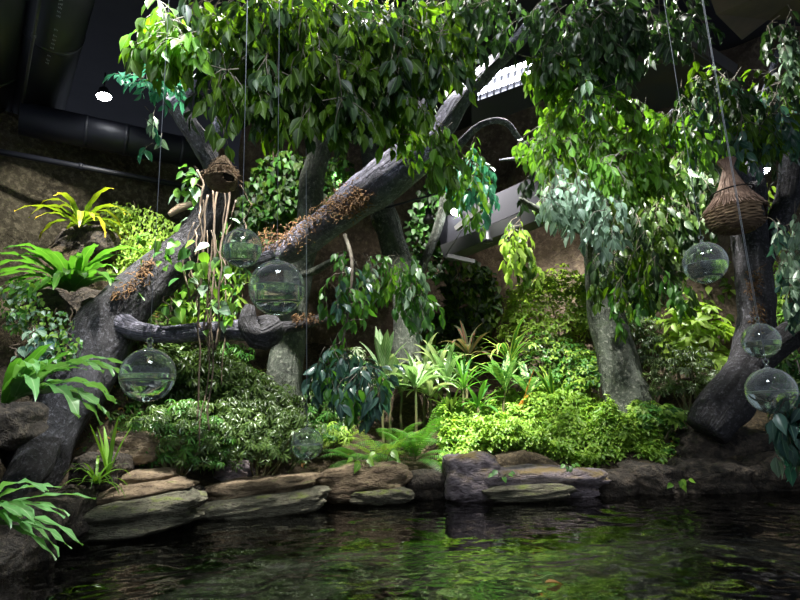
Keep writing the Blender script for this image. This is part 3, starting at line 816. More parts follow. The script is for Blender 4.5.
shrub(142, 7.9, 385, 96, 'dark green umbrella leaved shrub right beside the leaning tree trunk', ['dark'], 360, 0.126, group=gs)
shrub(205, 8.5, 358, 112, 'tall dark umbrella leaved shrub directly under the aerial roots', ['dark'], 540, 0.133, group=gs)
shrub(256, 8.4, 380, 90, 'dark umbrella leaved shrub in front of the upright mossy trunk', ['dark'], 468, 0.133, group=gs)
shrub(326, 9.4, 378, 56, 'olive green shrub right of the upright mossy trunk, above the small glass globe', ['dark', 'fern'], 270, 0.126, group=gs)
shrub(178, 7.5, 405, 124, 'low glossy dark shrub above the left stacked stone slabs', ['dark', 'dark', 'fern'], 594, 0.104, group=gs)
shrub(258, 8.0, 405, 122, 'low dark shrub just above the long flat tan rock', ['dark'], 576, 0.104, group=gs)
shrub(168, 9.3, 300, 74, 'lighter long leaved shrub behind the left glass globe', ['fern', 'lime'], 70, 0.300, proto=LAN if False else SCHEF)
shrub(212, 9.6, 345, 90, 'mid green shrub behind the horizontal branch', ['fern', 'dark'], 198, 0.148)
shrub(568, 11.3, 280, 120, 'tall lime green small leaved shrub left of the leaning grey trunk', ['lime', 'creep'], 1710, 0.111, TRI, fill=.8)
shrub(628, 11.0, 262, 84, 'lime green bush directly behind the leaning grey trunk', ['lime', 'fern'], 950, 0.111, TRI, fill=.75)
shrub(560, 10.6, 340, 90, 'shaded green bush below the tall lime green shrub', ['fern', 'dark', 'lime'], 646, 0.111, TRI, fill=.7)
shrub(592, 9.9, 355, 60, 'small leaved bush at the left foot of the leaning grey trunk', ['fern', 'lime'], 456, 0.093, TRI, fill=.7)
shrub(655, 10.2, 320, 60, 'dark twiggy bush at the right of the leaning grey trunk', ['dark', 'canopy_dark'], 270, 0.111, SCHEF, fill=.5, stems=26, stemmat='vine')
shrub(708, 9.8, 305, 76, 'bright yellow green broad leaved shrub before the brown rock wall', ['lime'], 64, 0.260, SCHEF_W, flat=.6, fill=.75)
shrub(690, 9.2, 350, 84, 'dark glossy shrub below the bright yellow green broad leaved one', ['dark', 'silver', 'dark'], 234, 0.111, fill=.6)
shrub(660, 8.7, 405, 60, 'low green plant between the leaning trunk and the fallen looking log', ['fern', 'cover'], 110, 0.120, SCHEF_W)
shrub(788, 9.6, 268, 50, 'bright green shrub behind the right fork of the dark tree', ['lime', 'grass'], 162, 0.163, SCHEF)
shrub(795, 8.8, 345, 50, 'dark shrub behind the low right branch', ['dark', 'fern'], 108, 0.178, SCHEF)
shrub(445, 10.8, 345, 70, 'dark green filler shrub behind the pale striped leaves', ['dark', 'fern'], 234, 0.133)
shrub(355, 10.2, 350, 60, 'shaded shrub behind the drooping blue green leaves', ['dark', 'fern', 'silver'], 144, 0.148)
shrub(330, 8.9, 425, 50, 'low green plant beside the small glass globe', ['fern', 'lime'], 108, 0.118, SCHEF)


# blades and rosettes
def blade(mb, p0, d0, L, w, droop, nseg=12, wave=0.0, tipw=.0, mi=0, fold=.15, prof=None, ph=0):
    p = np.array(p0, float); d = nrm(np.array(d0, float)); V = []; U = []
    for i in range(nseg + 1):
        t = i / nseg
        if prof: wd = w * np.interp(t, [q[0] for q in prof], [q[1] for q in prof])
        else: wd = w * (math.sin(PI * min(1, t * .9 + .1)) ** .6) * (1 if t < 1 else 0)
        wd = max(wd, .0015)
        s_ = np.cross(d, UP); s_ = s_ / (np.linalg.norm(s_) + 1e-6); n_ = np.cross(s_, d)
        wv = wave * w * math.sin(t * 26 + ph); wv2 = wave * w * math.sin(t * 26 + ph + 1.7)
        V += [p - s_ * wd + n_ * (fold * wd + wv), p.copy(), p + s_ * wd + n_ * (fold * wd + wv2)]
        U += [(0, t), (.5, t), (1, t)]
        d = nrm(d + np.array([0, 0, -droop / nseg * (0.4 + 1.2 * t)]) + rnd(3) * .015); p = p + d * L / nseg
    Fc = []
    for i in range(nseg):
        a = i * 3; Fc += [(a, a + 1, a + 4, a + 3), (a + 1, a + 2, a + 5, a + 4)]
    mb.add(V, Fc, U, mi)


def rosette(name, base, label, cat, m, n, L, w, el=(.5, 1.3), droop=1.4, wave=0.0, az=(0, 2 * PI), part='frond', group=None, prof=None, lean=(0, 0), fold=.15, nseg=12, separate=True):
    t = thing(name, base, label, cat, group)
    mbs = MB()
    for i in range(n):
        a = az[0] + (az[1] - az[0]) * (i + rng.uniform(-.3, .3)) / n; e = rng.uniform(*el)
        d = np.array([math.cos(a) * math.cos(e) + lean[0], math.sin(a) * math.cos(e) + lean[1], math.sin(e)])
        mb = MB() if separate else mbs
        blade(mb, np.array(base) + nrm(d) * w * .3, d, L * rng.uniform(.75, 1.1), w * rng.uniform(.8, 1.1), droop * rng.uniform(.7, 1.3), nseg, wave, fold=fold, prof=prof, ph=rng.random() * 6)
        if separate: mb.build(part, M[m], t)
    if not separate: mbs.build(part, M[m], t)
    return t


# nest ferns
b = P(80, 226, 7.7)
rosette('nest_fern', b, 'small nest fern with yellow tips high on the brown wall', 'fern', 'yellowfern', 22, .84, .042, (.4, 1.3), 2.4, .25)
b = P(72, 292, 7.0)
rosette('nest_fern', b, 'large bright green nest fern on the left bank below the yellow tipped one', 'fern', 'nestfern', 32, 1.1, .07, (.3, 1.15), 1.7, .25, az=(-PI - .4, .4), lean=(0, -.1))
b = P(14, 398, 5.2)
rosette('nest_fern', b, 'pale glossy fern with lobed fronds at the left edge, mid height', 'fern', 'palefern', 14, 1.0, .075, (.2, 1.1), 1.5, .4, az=(-1.2, 1.6), lean=(.3, 0))
tt = rosette('nest_fern', P(5, 405, 5.3), 'green upright nest fern just behind the pale lobed fern', 'fern', 'nestfern', 8, .8, .07, (.6, 1.3), 1.0, .15, az=(-1.5, 1.5), lean=(.3, 0))
b = P(-34, 520, 4.3)
rosette('nest_fern', b, 'large nest fern reaching over the water at the bottom left corner', 'fern', 'palefern', 16, .85, .055, (-.1, 1.1), 1.1, .25, az=(-1.1, .9), lean=(.5, 0))


def at_ground(px, d, pyg=450, dz=0):
    q = GD(px, d, pyg); q[2] += dz; return q


# pedestal rocks for those ferns are the mound itself
def spiky(px, d, top, label, m, n, w, spread=.6, cat='plant', name='spiky_plant', droop=1.2, az=(0, 2 * PI), el=(.3, 1.45), Lp=None, trunk=True, group=None, wave=0.0, prof=None):
    """cane plant whose rosette sits at a given height"""
    g = GD(px, d, 430); ztop = P(px, top, d)[2]; L = (Lp * PX(d)) if Lp else .6
    zc = max(g[2] + .05, ztop - L * .85); c = np.array([P(px, top + 30, d)[0], d, zc])
    t = thing(name, g, label, cat, group)
    if trunk and zc - g[2] > .12:
        mb = MB(); pp, rr = smooth_path([g - [0, 0, .05], (g + c) / 2 + rnd(3) * .02, c], [.028, .022, .02], .08); tube(mb, pp, rr, 8); mb.build('cane', M['stem'], t)
    else: c = g + np.array([0, 0, .03])
    mbs = MB()
    for i in range(n):
        a = az[0] + (az[1] - az[0]) * (i + rng.uniform(-.3, .3)) / n * (1 if n < 12 else 2); e = rng.uniform(*el)
        d_ = np.array([math.cos(a) * math.cos(e), math.sin(a) * math.cos(e), math.sin(e)])
        blade(mbs, c + np.array([0, 0, rng.uniform(-.08, .03)]), d_, L * rng.uniform(.75, 1.1), w * rng.uniform(.8, 1.1), droop * rng.uniform(.6, 1.3), 12, wave, fold=.25, prof=prof)
    mbs.build('foliage', M[m], t)
    return t


LANP = [(0, .25), (.2, .8), (.5, 1), (.8, .6), (1, 0)]
OVP = [(0, .15), (.15, .3), (.3, .85), (.55, 1), (.8, .7), (1, 0)]
spiky(508, 10.2, 312, 'tall cane plant with arching yellow edged leaves at centre', 'varieg', 18, .045, Lp=62, droop=1.9, prof=LANP)
spiky(556, 9.9, 358, 'yellow edged cane plant left of the leaning grey trunk', 'varieg', 12, .04, Lp=50, droop=1.6, prof=LANP)
spiky(463, 9.5, 346, 'dark green spiky plant with narrow leaves before the purple leaved one', 'fern', 26, .022, Lp=48, droop=1.1, prof=LANP)
spiky(468, 10.4, 318, 'purple and green broad leaved plant with reddish stems', 'cordy', 14, .06, Lp=44, droop=1.5, prof=OVP)
spiky(440, 9.8, 335, 'plant with long grey green leaves right of the pale trunk', 'silver', 10, .055, Lp=48, droop=1.9, prof=OVP)
spiky(505, 9.8, 350, 'speckled yellow green broad leaved plant in the centre bed', 'spotted', 12, .085, Lp=44, droop=.9, el=(.7, 1.4), prof=OVP)
spiky(528, 9.9, 358, 'speckled broad leaved plant just left of the yellow edged cane', 'spotted', 8, .075, Lp=40, droop=.9, el=(.7, 1.4), prof=OVP)
spiky(383, 9.3, 330, 'tall plant with upright striped oval leaves left of the pale trunk', 'prayer', 9, .085, Lp=50, droop=.5, el=(1.0, 1.45), prof=OVP)
spiky(415, 9.2, 348, 'plant with arching striped leaves in front of the pale trunk', 'prayer', 13, .08, Lp=44, droop=1.5, prof=OVP)
spiky(430, 9.5, 362, 'low plant with pale cream green leaves beside the ferns', 'silver', 13, .07, Lp=38, droop=1.7, prof=OVP)
spiky(390, 9.4, 356, 'pale cream leaved plant right of the drooping blue green leaves', 'silver', 10, .07, Lp=34, droop=1.4, prof=OVP)
spiky(575, 9.9, 385, 'small yellow green grassy plant at the back edge of the ground cover', 'grass', 12, .03, Lp=34, droop=1.2, prof=LANP)
spiky(478, 9.3, 375, 'green broad leaved plant left of the red leaf', 'fern', 12, .05, Lp=36, droop=1.3, prof=OVP)
spiky(450, 9.3, 385, 'dark narrow leaved plant at the left end of the ground cover', 'dark', 16, .04, Lp=34, droop=1.3, prof=LANP)
rosette('grass_plant', P(96, 484, 6.1), 'grassy tuft on top of the left stone slabs', 'grass', 'grass', 26, .42, .014, (.3, 1.35), 1.9, part='grass_blades', separate=False)
rosette('strap_leaved_plant', P(108, 476, 6.25), 'upright strap leaves behind the grassy tuft', 'plant', 'grass', 6, .62, .022, (1.1, 1.5), .5, part='leaf')
spiky(800, 9.0, 370, 'dark strap leaved plant under the low right branch', 'fern', 14, .03, Lp=50, droop=1.4, prof=LANP)
spiky(185, 8.9, 300, 'long leaved plant right behind the left glass globe', 'lime', 18, .045, Lp=50, droop=1.9, prof=LANP)
spiky(150, 8.5, 268, 'bright arching plant between leaning trunk and aerial roots', 'grass', 16, .045, Lp=48, droop=1.9, prof=LANP)
spiky(640, 8.6, 385, 'single long bright leaf blade beside the leaning grey trunk', 'grass', 3, .02, Lp=40, droop=1.0, trunk=False, name='grass_plant', cat='grass', prof=LANP, el=(.7, 1.2), az=(-.4, .4))
spiky(232, 10.0, 350, 'thin leaved plant before the brown bank behind the branch', 'grass', 8, .02, Lp=40, droop=.9, prof=LANP)
spiky(402, 9.7, 352, 'plant with broad striped leaves at the foot of the pale trunk', 'prayer', 14, .08, Lp=42, droop=1.3, prof=OVP)
spiky(447, 9.6, 346, 'pale striped plant right of the arching striped one', 'prayer', 12, .07, Lp=42, droop=1.6, prof=OVP)
spiky(424, 9.9, 335, 'grey green long leaved plant just right of the pale trunk foot', 'silver', 9, .06, Lp=44, droop=1.6, prof=OVP)
# red leaf
b0 = P(520, 412, 9.4); t = thing('red_leaved_plant', GD(519, 9.4, 430), 'single upright orange red leaf rising from the ground cover', 'plant')
mb = MB(); blade(mb, b0, nrm(P(533, 368, 9.35) - b0), .78, .055, .1, 10, .1, prof=LANP); blade(mb, b0 + [0, .1, .1], (.6, .2, .6), .45, .04, .8, 10, 0, prof=LANP)
mb.build('leaf_blade', M['red'], t)


# feathery ferns
def fern(px, d, label, n, L, az, m='fern', el=(.3, 1.1), droop=1.5, pin=.14, dz=.05, group=None, cat='fern', name='feather_fern', py=None, narrow=.62):
    g = GD(px, d, 450) if py is None else P(px, py, d); t = thing(name, g, label, cat, group)
    mb = MB(); sb = MB()
    for i in range(n):
        a = az[0] + (az[1] - az[0]) * (i + .5 + rng.uniform(-.3, .3)) / n; e = rng.uniform(*el)
        dd = np.array([math.cos(a) * math.cos(e), math.sin(a) * math.cos(e), math.sin(e)]); p = g + np.array([0, 0, dz])
        k = 26; pts = []; pos = []; dr = []; nn = []; sc = []
        LL = L * rng.uniform(.75, 1.1)
        for j in range(k):
            u = j / (k - 1); pts.append(p.copy()); s_ = nrm(np.cross(dd, UP)); up = np.cross(s_, dd)
            if j > 2:
                w = pin * math.sin(PI * (u * .88 + .1)) ** .8
                for sg in (-1, 1):
                    pos.append(p.copy()); dr.append(s_ * sg + dd * .35 - up * .15); nn.append(up + rnd(3) * .08); sc.append((w * narrow, w, w))
            dd = nrm(dd + np.array([0, 0, -droop / k * (.5 + u)])); p = p + dd * LL / k
        mb.place(PIN, pos, frames(np.array(dr), np.array(nn)), sc); tube(sb, pts[::3], np.linspace(.006, .002, len(pts[::3])), 4, False)
    mb.build('frond', M[m], t); sb.build('frond_stem', M['stem'], t)
    return t


FR = (-2.9, -.2)
fern(356, 8.6, 'broad feathery fern spreading over the rock right of the small glass globe', 9, .85, (-3.3, .3), el=(.35, .9), droop=1.5, pin=.17, m='fern')
fern(385, 8.7, 'light green feathery fern leaning over the bank at centre', 9, .9, (-3.3, .2), el=(.4, 1.2), pin=.16, m='cover')
fern(415, 8.75, 'green feathery fern hanging between the two big rocks', 11, .95, (-3.1, 0), el=(.3, 1.2), pin=.17)
fern(425, 9.1, 'dark feathery fern above the gap between the big rocks', 9, 1.0, (-3.3, .2), el=(.5, 1.3), pin=.17, m='fern')
fern(395, 9.4, 'shaded feathery fern under the striped leaves', 9, .9, (-3.4, .2), el=(.4, 1.2), pin=.17, m='fern')
fern(340, 9.0, 'yellow green fern behind the small glass globe', 8, .75, (-3.3, .2), el=(.5, 1.2), pin=.12, m='lime')
fern(328, 8.4, 'little fern at the water side of the small glass globe', 5, .4, (-3.1, 0), el=(.5, 1.2), pin=.09, m='cover')


# ground cover (uncountable)
def cover(name, pxr, dr, n, m, leaf, hmax, label, gate=0.0, kind='stuff'):
    mb = MB(); ms = m; pos = []
    px = rng.uniform(pxr[0], pxr[1], n); d = rng.uniform(dr[0], dr[1], n)
    x = np.array([P(a, 440, b)[0] for a, b in zip(px, d)]); z = H(x, d)
    keep = (d - ys(x)) > (.22 if gate else .45)
    x, d, z = x[keep], d[keep], z[keep]
    hh = np.array([hmax * (.45 + .55 * mn.noise(Vector((a * 2.6, b * 2.6, 0))) + .3 * mn.noise(Vector((a * 7, b * 7, 4)))) for a, b in zip(x, d)])
    hh = np.clip(hh, .2 if gate else .03, None); z = z + hh * rng.random(len(x)) ** .5
    k = len(x); idx = rng.integers(len(ms), size=k); A = rng.uniform(0, 2 * PI, k)
    dirs = np.stack([np.cos(A), np.sin(A) - .3, rng.uniform(-.5, .5, k)], 1); nn = np.array([0, -.25, 1]) + rnd(k, 3) * .35
    pts = np.stack([x, d, z], 1); Rr = frames(dirs, nn); sc = leaf * rng.uniform(.6, 1.3, k)
    for i in range(len(ms)):
        q = idx == i; mb.place(TRI if leaf > .05 else OVS, pts[q], Rr[q], sc[q], i)
    return tag(mb.build(name, [M[q] for q in ms]), label, 'ground cover', kind=kind)


cover('ground_cover_foliage', (440, 660), (7.9, 10.4), 19000, ['cover', 'cover', 'lime'], .08, .66, 'bright green low ground cover carpet above the big purple grey rock', gate=1)
cover('ground_cover_foliage', (600, 700), (7.6, 9.2), 1100, ['cover', 'fern'], .08, .22, 'thinner green ground cover beside the dark log')
cover('ground_cover_foliage', (60, 330), (6.4, 9.5), 1100, ['fern', 'dry', 'dark'], .06, .12, 'scattered small leaves and litter on the left soil bank')
cover('leaf_litter', (300, 800), (7.2, 9.5), 900, ['dry'], .05, .04, 'brown dry leaf litter on the soil bank')

# ------------------------------------------------------------------ rocks
def rock(px0, py0, px1, py1, d, label, m, depth=.7, seed=0, group='stones along the pond edge', p=3.2, amp=.16, tilt=0.0, name='rock', yaw=0.0, layers=0):
    a = P((px0 + px1) / 2, (py0 + py1) / 2, d); w = (px1 - px0) * PX(d) * .5; h = (py1 - py0) * PX(d) * .5
    n = 18; mb = MB(); g = np.linspace(-1, 1, n + 1); key = {}; V = []; Fc = []
    cr, sr = math.cos(yaw), math.sin(yaw); ct, st = math.cos(tilt), math.sin(tilt)

    def vid(v):
        k = (round(v[0], 4), round(v[1], 4), round(v[2], 4))
        if k in key: return key[k]
        v = np.array(v, float); q = (np.abs(v) ** p).sum() ** (1 / p); s_ = v / q
        vv = Vector(s_ * 1.3) + Vector((seed * 2.3, seed * 1.1, 0))
        r = 1 + amp * (mn.noise(vv) + .6 * mn.noise(vv * 2.2) + .35 * mn.noise(vv * 5))
        o = s_ * r
        if layers:
            st_ = math.sin((o[2] + .25 * mn.noise(vv * .8)) * layers * PI)
            o[:2] *= 1 + .07 * math.copysign(abs(st_) ** .5, st_) - .03
        o = o * np.array([w, depth * .5, h])
        o = np.array([o[0] * ct - o[2] * st, o[1], o[0] * st + o[2] * ct])
        o = np.array([o[0] * cr - o[1] * sr, o[0] * sr + o[1] * cr, o[2]])
        key[k] = len(V); V.append(a + o + np.array([0, depth * .35, 0])); return key[k]
    for ax in range(3):
        for sg in (-1, 1):
            for i in range(n):
                for j in range(n):
                    q = []
                    for (u, v) in ((g[i], g[j]), (g[i + 1], g[j]), (g[i + 1], g[j + 1]), (g[i], g[j + 1])):
                        c = [0, 0, 0]; c[ax] = sg; c[(ax + 1) % 3] = u; c[(ax + 2) % 3] = v; q.append(vid(c))
                    Fc.append(tuple(q if sg > 0 else q[::-1]))
    mb.add(V, Fc)
    o = mb.build(name, M[m]); tag(o, label, 'rock', group)
    return o


rock(52, 502, 184, 540, 6.1, 'wide green grey slab at the bottom of the left stone stack, touching the water', 'rock_green', .9, 1, tilt=.12, yaw=.25, layers=2)
rock(70, 486, 180, 512, 6.35, 'brown slab in the middle of the left stone stack', 'rock_tan', .9, 2, tilt=.10, yaw=.25, layers=2)
rock(105, 472, 165, 492, 6.7, 'small mossy slab on top of the left stone stack', 'rock_tan', .7, 3, yaw=.2)
rock(188, 498, 322, 522, 7.25, 'long low mossy slab lying at the waterline below the long flat tan rock', 'rock_green', .8, 4, tilt=.09, yaw=.16, layers=1)
rock(196, 480, 312, 502, 7.45, 'long flat tan rock between the left stack and the centre rock', 'rock_tan', .8, 5, tilt=.06, yaw=.1, layers=1)
rock(315, 466, 408, 502, 7.9, 'rounded tan rock below the broad feathery fern', 'rock_tan', .9, 6, tilt=.05)
rock(350, 490, 412, 505, 7.75, 'flat wet stone at the foot of the rounded tan rock', 'rock_green', .5, 7)
rock(402, 472, 450, 500, 8.1, 'dark recessed rock in the gap left of the big purple grey rock', 'rock_dark', .6, 8)
rock(447, 456, 500, 500, 7.75, 'upright block end of brown grey rock left of the low purple grey rock', 'rock_purple', .8, 9, p=4)
rock(470, 470, 606, 500, 7.72, 'long purple grey rock below the bright ground cover', 'rock_purple', .8, 10, p=4, tilt=-.02, layers=1)
rock(488, 486, 572, 502, 7.45, 'low greenish ledge stone in front of the long purple grey rock', 'rock_green', .4, 11)
rock(596, 472, 640, 502, 7.85, 'dark brown rock right of the long purple grey rock', 'rock_dark', .7, 12)
rock(630, 466, 690, 500, 7.85, 'brown sloping rock under the thin ground cover', 'rock_dark', .8, 13, tilt=-.2)
rock(684, 462, 760, 500, 7.75, 'dark boulder at the waterline below the dark log', 'rock_dark', .9, 14)
rock(750, 455, 840, 498, 7.7, 'dark boulder at the right end of the shore', 'rock_dark', .9, 15)
rock(690, 428, 780, 470, 8.2, 'rounded brown boulder right under the foot of the dark tree', 'rock_dark', 1.0, 16)
rock(212, 462, 250, 486, 7.9, 'grey stone half hidden by the low dark shrubs', 'rock_purple', .5, 17)
rock(66, 456, 112, 494, 6.35, 'dark rounded boulder under the leaning trunk', 'rock_dark', .8, 18)
rock(0, 495, 70, 548, 5.7, 'dark wet boulder behind the corner fern', 'rock_dark', .9, 19)
rock(-90, 515, 10, 590, 4.8, 'dark bank rock under the corner fern', 'rock_dark', 1.0, 20)
rock(110, 432, 150, 465, 6.9, 'brown rock on the soil beside the leaning trunk', 'rock_tan', .5, 21, group='stones on the left bank')
rock(-40, 402, 34, 455, 5.9, 'dark rock ledge under the pale lobed fern', 'rock_dark', 1.0, 22, group='stones on the left bank')
rock(52, 222, 108, 258, 8.0, 'brown rock ledge carrying the yellow tipped fern', 'rock_dark', .8, 23, group='stones on the left bank')
rock(20, 285, 112, 330, 7.3, 'dark rock ledge carrying the large bright green fern', 'rock_dark', 1.0, 24, group='stones on the left bank')
rock(176, 490, 200, 520, 7.2, 'small dark rock filling the gap after the left stone stack', 'rock_dark', .5, 25)
# submerged stones
rock(590, 545, 700, 575, 4.9, 'pale stone under the water at right of centre', 'bed', .9, 30, group='stones under the water').location.z = -.38
rock(320, 560, 420, 590, 4.6, 'brownish stone under the water below the small glass globe', 'rock_dark', .8, 31, group='stones under the water').location.z = -.36
rock(700, 530, 790, 560, 5.2, 'stone under the water near the right edge', 'bed', .9, 32, group='stones under the water').location.z = -.36
# pothos at waterline
def pothos(px, py, d, label, n, leaf, m='grass'):
    c = P(px, py, d); t = thing('leafy_sprig', c, label, 'plant'); mb = MB(); sb = MB()
    for i in range(n):
        a = rng.uniform(0, 2 * PI); tip = c + np.array([math.cos(a) * leaf * 1.3, -abs(rng.normal()) * .05, rng.uniform(.2, 1.4) * leaf])
        tube(sb, [c, (c + tip) / 2 + [0, 0, .03], tip], .004, 4)
        mb.place(HEART, [tip], frames(np.array([[math.cos(a), -.3, -.4]]), np.array([[0, -.7, .7]])), [leaf * rng.uniform(.7, 1.1)])
    mb.build('foliage', M[m], t); sb.build('stem', M['stem'], t)


pothos(364, 470, 7.95, 'round leaved sprig on the rounded tan rock', 5, .13)
pothos(386, 462, 8.0, 'heart leaved sprig at the right of the rounded tan rock', 4, .13)
pothos(502, 480, 7.25, 'small dark sprig hanging on the long purple grey rock', 6, .09, 'fern')
pothos(572, 472, 7.3, 'tiny green sprig on the right end of the long purple grey rock', 6, .08, 'fern')
pothos(680, 490, 7.2, 'bright green sprig standing at the waterline on the right', 5, .10, 'grass')
# floating orange leaf
t = MB(); t.place(OV, [P(545, 583, 4.0) * [1, 1, 0] + [0, 0, .012]], frames(np.array([[1, .2, 0]]), np.array([[0, 0, 1.]])), [.14])
tag(t.build('fallen_leaf', M['dry']), 'orange brown leaf floating on the water near the bottom', 'leaf')

# ------------------------------------------------------------------ glass globes
def globe(px, py, rpx, d, label, fill=.0, ctop=(None, None), group='hanging glass globes', hook=1.0):
    c = P(px, py, d); R = rpx * PX(d) * 1.0
    t = thing('glass_globe', c, label, 'glass globe', group)
    mb = MB(); th = max(.0018, R * .02); prof = []
    n = 40
    for i in range(n + 1):
        a = -PI / 2 + (PI * .94) * i / n; prof.append((max(R * math.cos(a), 1e-6 if i == 0 else 0), R * math.sin(a)))
    nk = R * .09
    prof += [(nk, R * 1.03), (nk * .8, R * 1.12), (nk * .45, R * 1.2), (1e-6, R * 1.21)]
    inner = []
    for i in range(n + 1):
        a = -PI / 2 + PI * i / n; inner.append((max((R - th) * math.cos(a), 1e-6), (R - th) * math.sin(a)))
    lathe(mb, prof, c, 48)
    V0 = mb.n; m2 = MB(); lathe(m2, inner[::-1], c, 48)
    for v, l, s_, u, q in zip(m2.V, m2.L, m2.Sz, m2.U, m2.M):
        mb.V.append(v); mb.L.append(l + V0); mb.Sz.append(s_); mb.U.append(u); mb.M.append(q)
    mb.n += m2.n
    mb.build('glass_shell', M['glass'], t)
    wb = MB(); pr = []; Ri = R - th * 1.02; a1 = math.asin(fill)
    for i in range(n + 1):
        a = -PI / 2 + (PI / 2 + a1) * i / n; pr.append((max(Ri * math.cos(a), 1e-6), Ri * math.sin(a)))
    pr += [(Ri * math.cos(a1) * .93, Ri * fill - R * .012), (Ri * math.cos(a1) * .5, Ri * fill - R * .014), (1e-6, Ri * fill - R * .014)]
    lathe(wb, pr, c, 48); wb.build('water_fill', M['gwater'], t)
    rb = MB(); rl = (R - th) * math.cos(a1) * .985; tube(rb, [c + np.array([math.cos(a) * rl, math.sin(a) * rl, Ri * fill]) for a in np.linspace(0, 2 * PI, 49)], R * .014, 6, False); rb.build('water_line', M['haze'], t)
    hb = MB(); top = c + np.array([0, 0, R * 1.2]); rr = R * .11 * hook
    ring = [top + np.array([math.cos(a) * rr, 0, rr * .9 + math.sin(a) * rr]) for a in np.linspace(-PI / 2, PI * 1.3, 16)]
    tube(hb, ring, R * .028, 6); hb.build('hanging_loop', M['glass'], t)
    cb = MB(); q = top + np.array([0, 0, rr * 1.8])
    zc = 8.55 if ctop[0] is None else ctop[0]
    qt = np.array([q[0] + (ctop[1] or 0), q[1], zc]); tube(cb, [q, q * .5 + qt * .5, qt], max(.0014, .27 * PX(d)), 5); cb.build('cord', M['cord'], t)
    return t


globe(148, 375, 26.5, 3.6, 'large half filled glass globe in front of the leaning trunk at left', 0.0)
globe(242, 248, 20.5, 3.9, 'glass globe hanging just behind and above the biggest one', .0)
globe(277, 288, 28.5, 3.1, 'biggest glass globe, half full of water, hanging before the broken knot', -.02)
globe(307, 444, 15.5, 5.0, 'smallest glass globe hanging lowest, just above the pond rocks', -.05)
globe(705, 263, 21.5, 3.9, 'glass globe hanging left of the dark forked trunk, below the right canopy', -.1)
globe(761, 341, 17.5, 4.4, 'upper glass globe of the close pair at the right edge', -.05)
globe(771, 391, 22.5, 3.8, 'lower larger glass globe of the close pair at the right edge', 0)

# ------------------------------------------------------------------ straw nests
def nest(c, Wd, Ht, label, open_side=1, dark=False):
    t = thing('straw_nest', c, label, 'nest', 'woven straw bird nests')
    c = np.array(c, float); st = 'straw_dark' if dark else 'straw'
    # basket
    mb = MB()
    prof = [(.10, -.42), (.55, -.40), (.85, -.31), (1.0, -.17), (.98, -.02), (.8, .08)]
    for ring_ in range(26):
        u = ring_ / 25; z = np.interp(u, np.linspace(0, 1, 6), [q[1] for q in prof]); r = np.interp(u, np.linspace(0, 1, 6), [q[0] for q in prof])
        k = 40; ph = rng.uniform(0, 6)
        pts = []
        for j in range(k + 1):
            a = 2 * PI * j / k + ph
            rr = r * Wd * .5 * (1 + .025 * math.sin(9 * a + ring_ * PI) + rng.normal() * .006)
            hole = open_side and ((((a - (-.75) + PI) % (2 * PI)) - PI) / .38) ** 2 + ((z + .13) / .13) ** 2 < 1
            if hole:
                if len(pts) > 1: tube(mb, pts, .0085 * Wd / .4, 4, False)
                pts = []; continue
            pts.append(c + np.array([math.cos(a) * rr, math.sin(a) * rr, z * Ht * .72 + rng.normal() * .003]))
        if len(pts) > 1: tube(mb, pts, .0085 * Wd / .4, 4, False)
    mb.build('basket', M[st if dark else 'straw_dark'], t)
    ib = MB(); lathe(ib, [(q[0] * Wd * .46, q[1] * Ht * .70) for q in prof] + [(.01, .1 * Ht)], c, 24); ib.build('hole_shade', M['inside'], t)  # near-black shell stands in for the shade inside the nest hole
    # thatch
    tb = MB(); n = 520 if not dark else 240
    for i in range(n):
        a = rng.uniform(0, 2 * PI); L = rng.uniform(.75, 1.05); k = 7; pts = []
        fr = (rng.random() ** .3)
        for j in range(k):
            u = j / (k - 1) * L
            r = np.interp(u, [0, .12, .2, .55, .85, 1.05], [.24, .10, .12, .33, .62, .92]) * Wd * .5 * 1.35 * (.75 + .25 * fr)
            z = np.interp(u, [0, 1.05], [1.0, -.06]) * Ht * .72
            pts.append(c + np.array([math.cos(a + .05 * u) * r, math.sin(a + .05 * u) * r, z]) + rnd(3) * .003)
        if dark:
            pts = [q + np.array([rng.normal() * .03 * j, rng.normal() * .02 * j, 0]) * .3 for j, q in enumerate(pts)]
        tube(tb, pts, .0035 * Wd / .4, 3, False)
    tb.build('thatch', M[st], t)
    bb = MB()
    for z, r in ((.80, .105), (.36, .50)):
        pts = [c + np.array([math.cos(a) * r * Wd * .72, math.sin(a) * r * Wd * .72, z * Ht * .72 + (.03 * math.cos(a) * Wd)]) for a in np.linspace(0, 2 * PI, 25)]
        tube(bb, pts, .006 * Wd / .4, 5)
    bb.build('binding', M['inside'], t)
    tw = MB(); p = c + np.array([0, 0, .66 * Ht])
    tube(tw, [p, p + [0, 0, .25], p + [.01, 0, 1.2]], .004, 4); tw.build('hanging_wire', M['metal'], t)


nest(P(735, 210, 4.9), 56 * PX(4.9), 78 * PX(4.9), 'broom shaped straw nest with round hole hanging before the forked trunk')
nest(P(222, 178, 5.9), 32 * PX(5.9), 44 * PX(5.9), 'small dark woven nest hanging above the aerial roots', dark=True)
# pale wooden peg sticking out by the creeper
t = MB(); pp, rr = smooth_path([P(169, 215, 7.0), P(180, 208, 7.0), P(192, 204, 7.05)], [.035, .055, .04], .03); tube(t, pp, rr, 10)
tag(t.build('wooden_stub', M['wood'], None), 'short pale wooden stub sticking out left of the small woven nest', 'wood')

